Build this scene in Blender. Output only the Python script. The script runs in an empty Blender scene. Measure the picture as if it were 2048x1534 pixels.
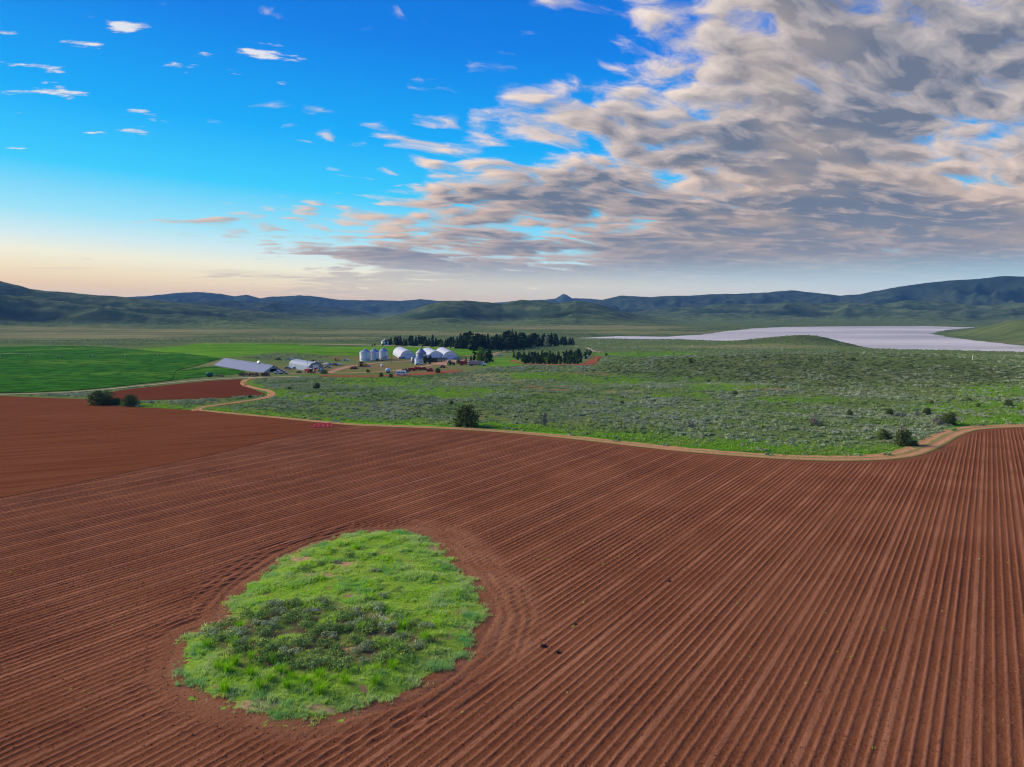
import bpy, bmesh, math, random
import numpy as np
from mathutils import Vector, Matrix, noise as mnoise

scene = bpy.context.scene
COL = scene.collection
R = math.radians
rng = np.random.default_rng(7)
random.seed(7)

# ------------------------------------------------------------------ camera
CAM_H = 30.0
FPX = 1409.0                       # focal length in pixels of a 2048 wide frame
PITCH = math.atan(150.0 / FPX)     # horizon sits 150 px above the frame centre
cam_data = bpy.data.cameras.new('camera')
cam_data.sensor_width = 36.0
cam_data.lens = 36.0 * FPX / 2048.0
cam_data.clip_start = 0.5
cam_data.clip_end = 40000.0
cam = bpy.data.objects.new('camera', cam_data)
COL.objects.link(cam)
cam.location = (0, 0, CAM_H)
cam.rotation_euler = (math.pi / 2 - PITCH, 0, 0)
scene.camera = cam
scene.render.resolution_x = 1024
scene.render.resolution_y = 767

scene.view_settings.view_transform = 'Standard'
scene.view_settings.look = 'None'
scene.view_settings.gamma = 1.0
scene.view_settings.exposure = 0.55
scene.view_settings.use_curve_mapping = False
try:
    scene.cycles.use_denoising = True
    scene.cycles.filter_width = 1.15
    scene.cycles.max_bounces = 6
    scene.cycles.diffuse_bounces = 3
    scene.cycles.volume_bounces = 0
    scene.cycles.transparent_max_bounces = 8
    scene.cycles.caustics_reflective = False
    scene.cycles.caustics_refractive = False
except Exception:
    pass

SUN_AZ = R(-64.0)      # measured from +Y (view direction), negative = left
SUN_EL = R(27.0)


class NT:
    """small helper to write node trees compactly"""
    def __init__(self, tree):
        self.t = tree
        self.t.nodes.clear()

    def node(self, kind, **kw):
        n = self.t.nodes.new(kind)
        for k, v in kw.items():
            setattr(n, k, v)
        return n

    def put(self, sock, v):
        if isinstance(v, bpy.types.NodeSocket):
            self.t.links.new(v, sock)
        else:
            if hasattr(sock.default_value, '__len__') and not hasattr(v, '__len__'):
                v = (v, v, v)
            if hasattr(sock.default_value, '__len__') and len(sock.default_value) == 4 and len(v) == 3:
                v = (*v, 1.0)
            sock.default_value = v

    def m(self, op, a, b=0.0, c=0.0, clamp=False):
        n = self.node('ShaderNodeMath', operation=op, use_clamp=clamp)
        self.put(n.inputs[0], a)
        self.put(n.inputs[1], b)
        self.put(n.inputs[2], c)
        return n.outputs[0]

    def vm(self, op, a, b=(0, 0, 0)):
        n = self.node('ShaderNodeVectorMath', operation=op)
        self.put(n.inputs[0], a)
        self.put(n.inputs[1], b)
        return n.outputs['Value'] if op in ('DOT_PRODUCT', 'LENGTH') else n.outputs['Vector']

    def ss(self, x, lo, hi, a=0.0, b=1.0):
        n = self.node('ShaderNodeMapRange', interpolation_type='SMOOTHSTEP')
        self.put(n.inputs[0], x)
        for i, v in enumerate((lo, hi, a, b)):
            self.put(n.inputs[i + 1], v)
        return n.outputs[0]

    def lin(self, x, lo, hi, a=0.0, b=1.0):
        n = self.node('ShaderNodeMapRange')
        n.clamp = True
        self.put(n.inputs[0], x)
        for i, v in enumerate((lo, hi, a, b)):
            self.put(n.inputs[i + 1], v)
        return n.outputs[0]

    def mix(self, f, a, b, mode='MIX'):
        n = self.node('ShaderNodeMix', data_type='RGBA', blend_type=mode)
        n.clamp_factor = True
        self.put(n.inputs['Factor'], f)
        self.put([i for i in n.inputs if i.name == 'A' and i.type == 'RGBA'][0], a)
        self.put([i for i in n.inputs if i.name == 'B' and i.type == 'RGBA'][0], b)
        return [o for o in n.outputs if o.type == 'RGBA'][0]

    def noise(self, vec, scale, detail=4.0, rough=0.55, lac=2.0, dist=0.0, dims='3D', w=None):
        n = self.node('ShaderNodeTexNoise', noise_dimensions=dims)
        if vec is not None:
            self.put(n.inputs['Vector'], vec)
        self.put(n.inputs['Scale'], scale)
        self.put(n.inputs['Detail'], detail)
        self.put(n.inputs['Roughness'], rough)
        self.put(n.inputs['Lacunarity'], lac)
        self.put(n.inputs['Distortion'], dist)
        return n.outputs['Fac']

    def ramp(self, f, stops):
        n = self.node('ShaderNodeValToRGB')
        e = n.color_ramp.elements
        while len(e) < len(stops):
            e.new(0.5)
        for el, (p, c) in zip(e, stops):
            el.position = p
            el.color = (*c, 1.0)
        self.put(n.inputs[0], f)
        return n.outputs[0]

    def xyz(self, x, y, z):
        n = self.node('ShaderNodeCombineXYZ')
        for i, v in enumerate((x, y, z)):
            self.put(n.inputs[i], v)
        return n.outputs[0]

    def sep(self, v):
        n = self.node('ShaderNodeSeparateXYZ')
        self.put(n.inputs[0], v)
        return n.outputs

# ------------------------------------------------------------------ sky
def build_sky():
    STR = 0.12
    w = bpy.data.worlds.new('World')
    scene.world = w
    w.use_nodes = True
    N = NT(w.node_tree)
    out = N.node('ShaderNodeOutputWorld')
    bg = N.node('ShaderNodeBackground')
    w.node_tree.links.new(bg.outputs[0], out.inputs[0])
    bg.inputs[1].default_value = STR * 0.68
    w.cycles.sampling_method = 'MANUAL'
    w.cycles.sample_map_resolution = 512

    sky = N.node('ShaderNodeTexSky', sky_type='NISHITA')
    sky.sun_disc = False
    sky.sun_elevation = SUN_EL
    sky.sun_rotation = SUN_AZ
    sky.altitude = 1500
    sky.air_density = 1.0
    sky.dust_density = 0.4
    sky.ozone_density = 3.0

    tc = N.node('ShaderNodeTexCoord')
    d = N.vm('NORMALIZE', tc.outputs['Generated'])
    dx, dy, dz = N.sep(d)
    up = N.m('MAXIMUM', dz, 0.0)
    sunh = N.m('ADD', N.m('MULTIPLY', dx, math.sin(SUN_AZ)), N.m('MULTIPLY', dy, math.cos(SUN_AZ)))

    # clear air: the physical sky, pushed towards the saturated evening grade of the place
    el = N.m('SUBTRACT', dz, N.m('MULTIPLY', N.m('SUBTRACT', N.m('MULTIPLY', dx, -1.0), 0.0), 0.055))
    grade = N.ramp(N.m('MULTIPLY', el, 2.0), [
        (0.00, (1.0, 0.68, 0.36)), (0.035, (1.02, 0.82, 0.50)), (0.075, (0.98, 0.93, 0.70)), (0.115, (0.70, 0.88, 0.88)),
        (0.17, (0.36, 0.80, 0.96)), (0.28, (0.04, 0.62, 1.0)), (0.43, (0.0, 0.42, 0.97)),
        (0.66, (0.0, 0.22, 0.82)), (1.0, (0.0, 0.11, 0.60))])
    grade = N.mix(1.0, grade, (1 / STR, 1 / STR, 1 / STR), 'MULTIPLY')
    air = N.mix(0.96, sky.outputs[0], grade)

    # a broken cloud sheet: view direction cut with a plane overhead
    inv = N.m('DIVIDE', 1.0, N.m('ADD', up, 0.035))
    u = N.m('MULTIPLY', dx, inv)
    v = N.m('MULTIPLY', dy, inv)
    # cloud has depth: far banks keep more of their size than a flat sheet would
    r = N.m('SQRT', N.m('ADD', N.m('MULTIPLY', u, u), N.m('MULTIPLY', v, v)))
    k = N.m('MULTIPLY', N.m('POWER', N.m('MAXIMUM', r, 0.2), -0.48), 1.85)
    uu = N.m('MULTIPLY', u, k)
    vv = N.m('MULTIPLY', v, k)
    p = N.xyz(uu, vv, 0.0)
    wob = N.m('MULTIPLY', N.m('SUBTRACT', N.noise(p, 0.7, 4.0, 0.6), 0.5), 2.4)
    # the sheet's edge runs away from us, a little to the left
    e = N.m('ADD', N.m('ADD', N.m('SUBTRACT', u, 0.02), N.m('MULTIPLY', N.m('SUBTRACT', v, 2.2), 0.47)), wob)
    e = N.m('MULTIPLY', e, N.m('MULTIPLY', N.m('POWER', N.m('MAXIMUM', r, 0.5), -0.5), 1.6))
    # billows are drawn out along the wind
    pw = N.xyz(N.m('ADD', N.m('MULTIPLY', uu, 0.80), N.m('MULTIPLY', vv, 0.22)),
               N.m('SUBTRACT', N.m('MULTIPLY', vv, 1.35), N.m('MULTIPLY', uu, 0.40)), 0.0)
    warp = N.node('ShaderNodeTexNoise')
    N.put(warp.inputs['Vector'], pw)
    warp.inputs['Scale'].default_value = 1.5
    warp.inputs['Detail'].default_value = 4.0
    pw2 = N.vm('ADD', pw, N.vm('MULTIPLY', N.vm('SUBTRACT', warp.outputs['Color'], (0.5, 0.5, 0.5)), (0.60, 0.60, 0.0)))

    def billow(q, d1, d2):
        vo = N.node('ShaderNodeTexVoronoi', feature='SMOOTH_F1', voronoi_dimensions='2D')
        N.put(vo.inputs['Vector'], q)
        vo.inputs['Scale'].default_value = 4.8
        vo.inputs['Smoothness'].default_value = 0.55
        vo.inputs['Randomness'].default_value = 1.0
        puffy = N.m('SUBTRACT', 0.46, vo.outputs['Distance'])
        big = N.noise(q, 0.95, d1, 0.55)
        mid = N.m('SUBTRACT', N.noise(q, 6.0, d2, 0.64), 0.5)
        return N.m('ADD', N.m('ADD', big, N.m('MULTIPLY', puffy, 0.30)), N.m('MULTIPLY', mid, 0.52)), big
    n_big, n_soft = billow(pw2, 4.0, 6.0)
    n_off, _ = billow(N.vm('ADD', pw2, (-0.065, -0.03, 0.0)), 3.0, 3.0)
    cover = N.m('ADD', N.ss(e, -1.75, 2.2, -0.33, 0.24), N.ss(e, 1.6, 3.2, 0.0, 0.09))
    dens = N.m('ADD', n_big, cover)
    alpha = N.ss(dens, 0.44, 0.67)
    # small scattered puffs in the clear part
    puff_n = N.noise(N.vm('MULTIPLY', pw, (1.0, 1.7, 1.0)), 4.2, 6.0, 0.58)
    puff_z = N.m('MULTIPLY', N.m('MULTIPLY', N.ss(e, -3.9, -2.4), N.ss(e, -0.7, -0.2, 1.0, 0.0)), N.ss(v, 1.9, 2.4, 0.0, 1.0))
    puff_z = N.m('MULTIPLY', puff_z, N.ss(v, 3.5, 4.8, 1.0, 0.0))
    puff = N.ss(N.m('ADD', puff_n, N.m('MULTIPLY', N.m('SUBTRACT', puff_z, 1.0), 0.3)), 0.60, 0.69)
    alpha = N.m('MAXIMUM', alpha, N.m('MULTIPLY', puff, 0.9))
    # wisps low on the left
    wis_n = N.noise(N.xyz(N.m('MULTIPLY', u, 0.35), N.m('MULTIPLY', v, 0.9), 9.1), 0.55, 5.0, 0.5)
    wis = N.m('MULTIPLY', N.ss(wis_n, 0.55, 0.69), N.m('MULTIPLY', N.ss(v, 7.5, 10.0), N.ss(v, 18.0, 24.0, 1.0, 0.0)))
    alpha = N.m('MAXIMUM', alpha, N.m('MULTIPLY', wis, 0.6))

    # light on the sheet: thin rims and sun-facing sides glow, thick parts are grey
    slope = N.m('MULTIPLY', N.m('SUBTRACT', n_big, n_off), 2.2)
    thick = N.m('ADD', N.m('MULTIPLY', N.ss(dens, 0.50, 0.88), 0.45), N.m('MULTIPLY', N.ss(N.m('ADD', n_soft, cover), 0.50, 0.80), 0.60))
    lit = N.m('ADD', N.m('ADD', 0.74, slope), N.m('MULTIPLY', thick, -0.70), clamp=True)
    glow = N.ss(N.noise(pw, 1.1, 3.0), 0.46, 0.68)
    lit = N.m('ADD', lit, N.m('MULTIPLY', glow, 0.24), clamp=True)
    c_sh = N.mix(glow, (0.16, 0.19, 0.26), (0.27, 0.235, 0.23))
    c_hi = N.mix(N.ss(v, 2.0, 6.5), (0.92, 0.78, 0.69), (0.92, 0.65, 0.49))
    ccol = N.mix(lit, c_sh, c_hi)
    ccol = N.mix(puff, ccol, (0.86, 0.86, 0.86))
    # far cloud sinks into the pale air over the horizon
    far = N.ss(up, 0.018, 0.10, 1.0, 0.0)
    ccol = N.mix(N.m('MULTIPLY', N.ss(up, 0.05, 0.15, 1.0, 0.0), 0.55), ccol, (0.30, 0.31, 0.36))
    ccol = N.mix(N.m('MULTIPLY', far, 0.45), ccol, (0.50, 0.42, 0.40))
    ccol = N.mix(1.0, ccol, (1 / STR, 1 / STR, 1 / STR), 'MULTIPLY')
    alpha = N.m('MULTIPLY', alpha, N.ss(up, 0.02, 0.075, 0.30, 0.98))
    col = N.mix(alpha, air, ccol)
    N.put(bg.inputs[0], col)

build_sky()

# ------------------------------------------------------------------ sun
sun_data = bpy.data.lights.new('sun', 'SUN')
sun_data.energy = 5.0
sun_data.angle = R(36.0)
sun_data.color = (1.0, 0.83, 0.64)
sun = bpy.data.objects.new('sun', sun_data)
COL.objects.link(sun)
_sd = Vector((math.sin(SUN_AZ) * math.cos(SUN_EL), math.cos(SUN_AZ) * math.cos(SUN_EL), math.sin(SUN_EL)))
sun.rotation_euler = _sd.to_track_quat('Z', 'Y').to_euler()

# ------------------------------------------------------------------ helpers: noise, projection
_perm = np.random.default_rng(11).permutation(512)
_perm = np.concatenate([_perm, _perm, _perm])
_gang = np.random.default_rng(12).uniform(0, 2 * np.pi, 512)
_gx, _gy = np.cos(_gang), np.sin(_gang)


def perlin(x, y):
    xi = np.floor(x).astype(np.int64)
    yi = np.floor(y).astype(np.int64)
    xf, yf = x - xi, y - yi
    xi &= 511
    yi &= 511
    u = xf * xf * xf * (xf * (xf * 6 - 15) + 10)
    v = yf * yf * yf * (yf * (yf * 6 - 15) + 10)

    def g(ix, iy, dx_, dy_):
        h = _perm[_perm[ix & 511] + (iy & 511)] & 511
        return _gx[h] * dx_ + _gy[h] * dy_
    a = g(xi, yi, xf, yf)
    b = g(xi + 1, yi, xf - 1, yf)
    c = g(xi, yi + 1, xf, yf - 1)
    e = g(xi + 1, yi + 1, xf - 1, yf - 1)
    return (a + (b - a) * u) * (1 - v) + (c + (e - c) * u) * v


def fbm(x, y, oct=4, gain=0.5):
    s = np.zeros_like(x, dtype=float)
    a = 1.0
    for i in range(oct):
        s += a * perlin(x + 17.3 * i, y - 9.1 * i)
        x, y, a = x * 2.03, y * 2.03, a * gain
    return s


def sstep(x, lo, hi):
    t = np.clip((x - lo) / (hi - lo), 0, 1)
    return t * t * (3 - 2 * t)


def pixdir(px, py):
    """world direction of a photograph pixel (2048 px frame)"""
    px, py = np.asarray(px, float), np.asarray(py, float)
    cx, cy = (px - 1024) / FPX, (767 - py) / FPX
    cp, sp = math.cos(PITCH), math.sin(PITCH)
    return cx, cp + cy * sp, -sp + cy * cp


def project(x, y, z):
    cp, sp = math.cos(PITCH), math.sin(PITCH)
    zz = z - CAM_H
    depth = y * cp - zz * sp
    upc = y * sp + zz * cp
    return 1024 + FPX * x / depth, 767 - FPX * upc / depth


def poly_sdf(x, y, poly):
    """signed distance to a closed polygon, negative inside"""
    P = np.asarray(poly, float)
    sh = np.shape(x)
    x, y = np.ravel(x), np.ravel(y)
    d2 = np.full(x.shape, 1e18)
    ins = np.zeros(x.shape, bool)
    for i in range(len(P)):
        ax, ay = P[i - 1]
        bx, by = P[i]
        ex, ey = bx - ax, by - ay
        wx, wy = x - ax, y - ay
        t = np.clip((wx * ex + wy * ey) / (ex * ex + ey * ey + 1e-12), 0, 1)
        d2 = np.minimum(d2, (wx - ex * t) ** 2 + (wy - ey * t) ** 2)
        c = (ay > y) != (by > y)
        with np.errstate(divide='ignore', invalid='ignore'):
            xc = ax + (y - ay) * ex / (ey if ey != 0 else 1e-12)
        ins ^= c & (x < xc)
    d = np.sqrt(d2)
    return np.where(ins, -d, d).reshape(sh)


def line_dist(x, y, pts):
    d2 = np.full(np.shape(x), 1e18)
    for (ax, ay), (bx, by) in zip(pts[:-1], pts[1:]):
        ex, ey = bx - ax, by - ay
        t = np.clip(((x - ax) * ex + (y - ay) * ey) / (ex * ex + ey * ey + 1e-12), 0, 1)
        d2 = np.minimum(d2, (x - ax - ex * t) ** 2 + (y - ay - ey * t) ** 2)
    return np.sqrt(d2)


# ------------------------------------------------------------------ the lie of the land
_pd = np.arange(-200, 12000, 5.0)
_pz = np.interp(_pd, [-200, 0, 160, 260, 350, 450, 550, 800, 1200, 2000, 3000, 12000],
                [2, 0, -2.15, -5, -9.5, -13.2, -14, -15, -17, -19, -20, -20])
_k = np.exp(-0.5 * (np.arange(-20, 21) * 5 / 32.0) ** 2)
_pz = np.convolve(np.pad(_pz, 20, mode='edge'), _k / _k.sum(), 'valid')


def on_plane(pts, z):
    out = []
    for px, py in pts:
        a, b, c = pixdir(px, py)
        t = (z - CAM_H) / c
        out.append((float(a * t), float(b * t)))
    return out


LAKE_Z = -22.0
LAKE = on_plane([(1130, 676.5), (1230, 672), (1330, 673), (1400, 669), (1440, 663), (1500, 657), (1560, 654), (1700, 652.5),
                 (1850, 652), (1960, 655), (1900, 660), (1872, 667), (1900, 673), (1960, 681), (2060, 692), (2400, 700),
                 (2400, 722), (2060, 709), (1900, 706), (1800, 704), (1760, 699), (1700, 694), (1570, 690), (1500, 686),
                 (1440, 683), (1380, 681), (1300, 680), (1240, 679), (1130, 678.5)], LAKE_Z)

# skyline, distance, front width, back width
RIDGES = [
    ([(-900, 470), (-400, 520), (-120, 545), (0, 561), (60, 577), (150, 587), (240, 593), (330, 602), (420, 612), (520, 622), (620, 634), (720, 652)],
     3000, 1500, 1500),
    ([(100, 600), (180, 590), (240, 594), (300, 591), (350, 585), (395, 583), (440, 586), (470, 591), (492, 588), (520, 596),
      (545, 592), (600, 590), (640, 593), (680, 599), (740, 600), (800, 601), (840, 598), (880, 601), (980, 606), (1060, 615)],
     6200, 1500, 1500),
    ([(60, 640), (160, 604), (240, 602), (300, 609), (380, 603), (450, 599), (500, 606), (545, 602), (600, 609), (660, 614), (720, 622), (790, 640), (830, 655)],
     4300, 1250, 1000),
    ([(640, 658), (700, 650), (750, 640), (800, 629), (845, 612), (885, 602), (930, 600), (975, 603), (1005, 605), (1040, 598),
      (1080, 600), (1120, 606), (1152, 601), (1190, 606), (1240, 622), (1300, 633), (1370, 645), (1450, 657)],
     2650, 900, 900),
    ([(950, 608), (1040, 600), (1090, 597), (1112, 594), (1120, 589), (1127, 585), (1134, 589), (1144, 595), (1200, 597), (1290, 602), (1360, 612)],
     7400, 1400, 1200),
    ([(1120, 622), (1190, 603), (1240, 591), (1300, 594), (1350, 591), (1380, 591), (1430, 588), (1490, 587), (1540, 584), (1580, 580), (1620, 584),
      (1680, 591), (1720, 588), (1750, 582), (1800, 573), (1850, 566), (1905, 560), (1960, 557), (2010, 551), (2060, 553), (2200, 548), (2700, 530)],
     5200, 1500, 1500),
    ([(1130, 645), (1210, 630), (1280, 622), (1340, 615), (1400, 612), (1450, 606), (1520, 607), (1580, 602), (1640, 606), (1700, 603),
      (1770, 606), (1810, 599), (1880, 603), (1960, 610), (2048, 604), (2200, 600), (2700, 580)],
     3700, 1050, 1000),
]
_RD = []
for pts, D, wf, wb in RIDGES:
    a, b, c = pixdir([p[0] for p in pts], [p[1] for p in pts])
    _RD.append((np.arctan2(a, b), CAM_H + D * c / np.hypot(a, b), D, wf, wb))

BUMPS = [(216, 465, 185, 58, 12.5), (190, 362, 170, 28, -3.5), (330, 360, 120, 60, 5.0), (120, 318, 150, 40, 2.6), (-178, 655, 42, 26, 4.5),
         (395, 905, 66, 42, 13.5), (1010, 1290, 270, 110, 27), (140, 760, 200, 60, 3.0), (-330, 560, 160, 90, 3.0),
         (-60, 290, 90, 60, 1.2)]
FIELD_DROP = None      # polygon (plan) under which the ground sheet is lowered


def zt_raw(x, y):
    x, y = np.asarray(x, float), np.asarray(y, float)
    z = np.interp(y, _pd, _pz)
    for bx, by, sx, sy, h in BUMPS:
        z = z + h * np.exp(-0.5 * (((x - bx) / sx) ** 2 + ((y - by) / sy) ** 2))
    r = np.hypot(x, y)
    und = sstep(r, 190, 420)
    z = z + und * (fbm(x / 140.0, y / 140.0, 3) * 1.1 + fbm(x / 45 + 5, y / 45, 2) * 0.25)
    az = np.arctan2(x, y)
    far = r > 900
    if np.any(far):
        hh = np.zeros_like(z)
        for raz, rz, D, wf, wb in _RD:
            A = np.interp(az, raz, rz + 20, left=(0 if raz[0] > -0.62 else rz[0] + 20), right=(0 if raz[-1] < 0.62 else rz[-1] + 20))
            A = np.maximum(A, 0)
            wob = fbm(x / 900 + D, y / 900, 3) * 0.22
            t = np.where(r < D, (r - D) / wf, (D - r) / wb)
            c = np.clip(1 + t + wob * np.clip(-t, 0, 1), 0, 1)
            s = c * c * (3 - 2 * c)
            s = 0.62 * s + 0.38 * c ** 2.2
            gull = 1 - np.abs(fbm(x / 520 + D * .37, y / 520, 4, 0.45)) * 1.9
            gull2 = 1 - np.abs(fbm(x / 150 + D * .11, y / 150, 3, 0.5)) * 1.9
            er = (1 - s ** 3) * s
            h = np.maximum(A * s - er * A * (1.35 * (1 - gull) + 0.12 * (1 - gull2)), 0.12 * A * s)
            hh = np.maximum(hh, h)
        hh = hh + np.where(hh > 1, fbm(x / 70, y / 70, 3) * np.minimum(hh * 0.03, 3.0), 0)
        z = np.where(far, z + hh * sstep(r, 900, 1300), z)
    lk = (r > 600) & (r < 2600) & (x > 0)
    if np.any(lk):
        s = poly_sdf(x[lk] if x.ndim else x, y[lk] if y.ndim else y, LAKE)
        s = s + fbm((x[lk] if x.ndim else x) / 60, (y[lk] if y.ndim else y) / 60, 3) * 10
        zl = z[lk] if z.ndim else z
        shore = LAKE_Z + 0.5 + np.clip(s, 0, 60) * 0.012
        zz = np.where(s > 0, shore + (np.maximum(zl, LAKE_Z + 1.2) - shore) * sstep(s, 0, 110), LAKE_Z + 0.5 + np.maximum(s * 0.06, -4))
        if z.ndim:
            z[lk] = zz
        else:
            z = zz
    return z


# the land is evaluated once on a fan of points; everything else reads that surface
NA, NR = 1000, 600
AZ = np.radians(np.linspace(-52, 52, NA))
RR1 = np.geomspace(12, 9600, NR)
_A, _R = np.meshgrid(AZ, RR1)
GX, GY = _R * np.sin(_A), _R * np.cos(_A)
GZ = zt_raw(GX, GY)
_L0, _LS = math.log(12.0), (math.log(9600.0) - math.log(12.0)) / (NR - 1)


def zt(x, y):
    x, y = np.asarray(x, float), np.asarray(y, float)
    fa = (np.arctan2(x, y) - AZ[0]) / (AZ[1] - AZ[0])
    fr = (np.log(np.maximum(np.hypot(x, y), 12.01)) - _L0) / _LS
    fa = np.clip(fa, 0, NA - 1.001)
    fr = np.clip(fr, 0, NR - 1.001)
    i, j = fr.astype(int), fa.astype(int)
    # linear in radius inside a cell, as the mesh is
    r0, r1 = RR1[i], RR1[i + 1]
    u = np.clip((np.hypot(x, y) - r0) / (r1 - r0), 0, 1)
    w = fa - j
    return (GZ[i, j] * (1 - w) + GZ[i, j + 1] * w) * (1 - u) + (GZ[i + 1, j] * (1 - w) + GZ[i + 1, j + 1] * w) * u


def ground_at(px, py):
    """first hit of a photograph pixel's sight line with the land -> x, y, z arrays"""
    px, py = np.atleast_1d(np.asarray(px, float)), np.atleast_1d(np.asarray(py, float))
    a, b, c = pixdir(px, py)
    L = np.hypot(a, b)
    az, sl = np.arctan2(a, b), c / L
    T = np.empty(len(px))
    for s0 in range(0, len(px), 4000):
        q = slice(s0, s0 + 4000)
        fa = np.clip((az[q] - AZ[0]) / (AZ[1] - AZ[0]), 0, NA - 1.001)
        j = fa.astype(int)
        w = (fa - j)[None]
        zc = GZ[:, j] * (1 - w) + GZ[:, j + 1] * w
        g = CAM_H + sl[q][None] * RR1[:, None] - zc
        k = np.argmax(g < 0, 0)
        k = np.where(k == 0, NR - 1, k)
        ii = np.arange(len(k))
        f = g[k - 1, ii] / (g[k - 1, ii] - g[k, ii] + 1e-12)
        T[q] = RR1[k - 1] + (RR1[k] - RR1[k - 1]) * np.clip(f, 0, 1)
    X, Y = np.sin(az) * T, np.cos(az) * T
    return X, Y, zt(X, Y)


def G(px, py):
    x, y, z = ground_at([px], [py])
    return Vector((float(x[0]), float(y[0]), float(z[0])))


def plan(pts):
    x, y, z = ground_at([p[0] for p in pts], [p[1] for p in pts])
    return list(zip(x.tolist(), y.tolist()))


# ------------------------------------------------------------------ object helpers
def new_mesh(name, V, F, mat=None, smooth=False):
    me = bpy.data.meshes.new(name)
    V = np.asarray(V, np.float32)
    if isinstance(F, np.ndarray):
        me.vertices.add(len(V))
        me.vertices.foreach_set('co', V.ravel())
        n, k = F.shape
        me.loops.add(n * k)
        me.loops.foreach_set('vertex_index', F.ravel().astype(np.int32))
        me.polygons.add(n)
        me.polygons.foreach_set('loop_start', (np.arange(n) * k).astype(np.int32))
        me.polygons.foreach_set('loop_total', np.full(n, k, np.int32))
        me.update(calc_edges=True)
    else:
        me.from_pydata([tuple(map(float, v)) for v in V], [], F)
        me.update()
    if mat:
        me.materials.append(mat)
    if smooth:
        me.polygons.foreach_set('use_smooth', np.ones(len(me.polygons), bool))
    return me


def link(name, data, parent=None, loc=None, rz=None, **props):
    o = bpy.data.objects.new(name, data)
    COL.objects.link(o)
    if loc is not None:
        o.location = loc
    if rz is not None:
        o.rotation_euler = (0, 0, rz)
    if parent is not None:
        o.parent = parent
    for k, v in props.items():
        o[k] = v
    return o


def attr(me, name, values, kind='FLOAT'):
    a = me.attributes.new(name, kind, 'POINT')
    values = np.asarray(values, np.float32)
    a.data.foreach_set('value' if kind == 'FLOAT' else ('vector' if kind == 'FLOAT_VECTOR' else 'color'), values.ravel())


def grid_faces(ny, nx, keep=None):
    i = np.arange(ny - 1)[:, None] * nx + np.arange(nx - 1)[None, :]
    F = np.stack([i, i + 1, i + nx + 1, i + nx], -1).reshape(-1, 4)
    if keep is not None:
        F = F[keep.ravel()]
    return F


def compact(V, F, *arrs):
    used = np.unique(F)
    m = np.full(len(V), -1, np.int64)
    m[used] = np.arange(len(used))
    return (V[used], m[F]) + tuple(a[used] for a in arrs)


def mat_new(name):
    m = bpy.data.materials.new(name)
    m.use_nodes = True
    N = NT(m.node_tree)
    o = N.node('ShaderNodeOutputMaterial')
    b = N.node('ShaderNodeBsdfPrincipled')
    m.node_tree.links.new(b.outputs[0], o.inputs[0])
    b.inputs['Roughness'].default_value = 1.0
    b.inputs['Specular IOR Level'].default_value = 0.0
    return m, N, b


def bump(N, b, h, strength=0.5, dist=0.1):
    n = N.node('ShaderNodeBump')
    n.inputs['Strength'].default_value = strength
    n.inputs['Distance'].default_value = dist
    N.put(n.inputs['Height'], h)
    N.put(b.inputs['Normal'], n.outputs[0])

# ------------------------------------------------------------------ outlines traced on the ground
TRACK_LOW = [(700, 850.5), (760, 853), (900, 858), (1000, 864), (1100, 873), (1200, 884), (1300, 896), (1400, 906), (1500, 914), (1600, 920), (1700, 922),
             (1780, 919), (1830, 912), (1862, 901), (1890, 886), (1915, 871), (1945, 860), (1990, 856), (2048, 854), (2250, 853)]
TILL_EDGE = [(-420, 1085), (-200, 1040), (0, 997), (200, 957), (400, 915), (540, 882), (620, 862), (700, 850.5)]
FIELD_PX = TILL_EDGE + TRACK_LOW[1:]
ROW_AZ = math.atan((1978 - 1024) / FPX)
_far = plan(FIELD_PX)
FIELD = _far + [(_far[-1][0] + 40, 40), (120, -12), (-120, -12), (-190, 60)]

FINGER_LOW = [(172, 808), (225, 811), (280, 815), (340, 818), (400, 822), (470, 828), (540, 834), (620, 842), (700, 850.5)]
FINGER_TOP = [(172, 805), (250, 801), (350, 799), (450, 796), (500, 793), (532, 790)]
CREAM_ROAD = [(-500, 792), (-200, 792), (0, 789.5), (60, 788), (120, 786), (180, 782), (240, 776), (300, 770), (360, 764), (420, 759), (480, 756), (530, 755), (600, 753)]
ISLAND_PX = [(450, 1250), (462, 1212), (485, 1180), (520, 1155), (580, 1112), (640, 1088), (720, 1066), (800, 1063), (850, 1075), (885, 1100), (905, 1135),
             (935, 1160), (958, 1190), (965, 1235), (945, 1275), (925, 1310), (880, 1345), (810, 1385), (740, 1410), (670, 1432), (610, 1443), (560, 1440),
             (520, 1424), (480, 1412), (430, 1395), (385, 1375), (363, 1345), (372, 1310), (375, 1280), (405, 1262), (448, 1257)]
ISLAND = plan(ISLAND_PX)
ISL_C = np.mean(np.array(ISLAND), 0)

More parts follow.
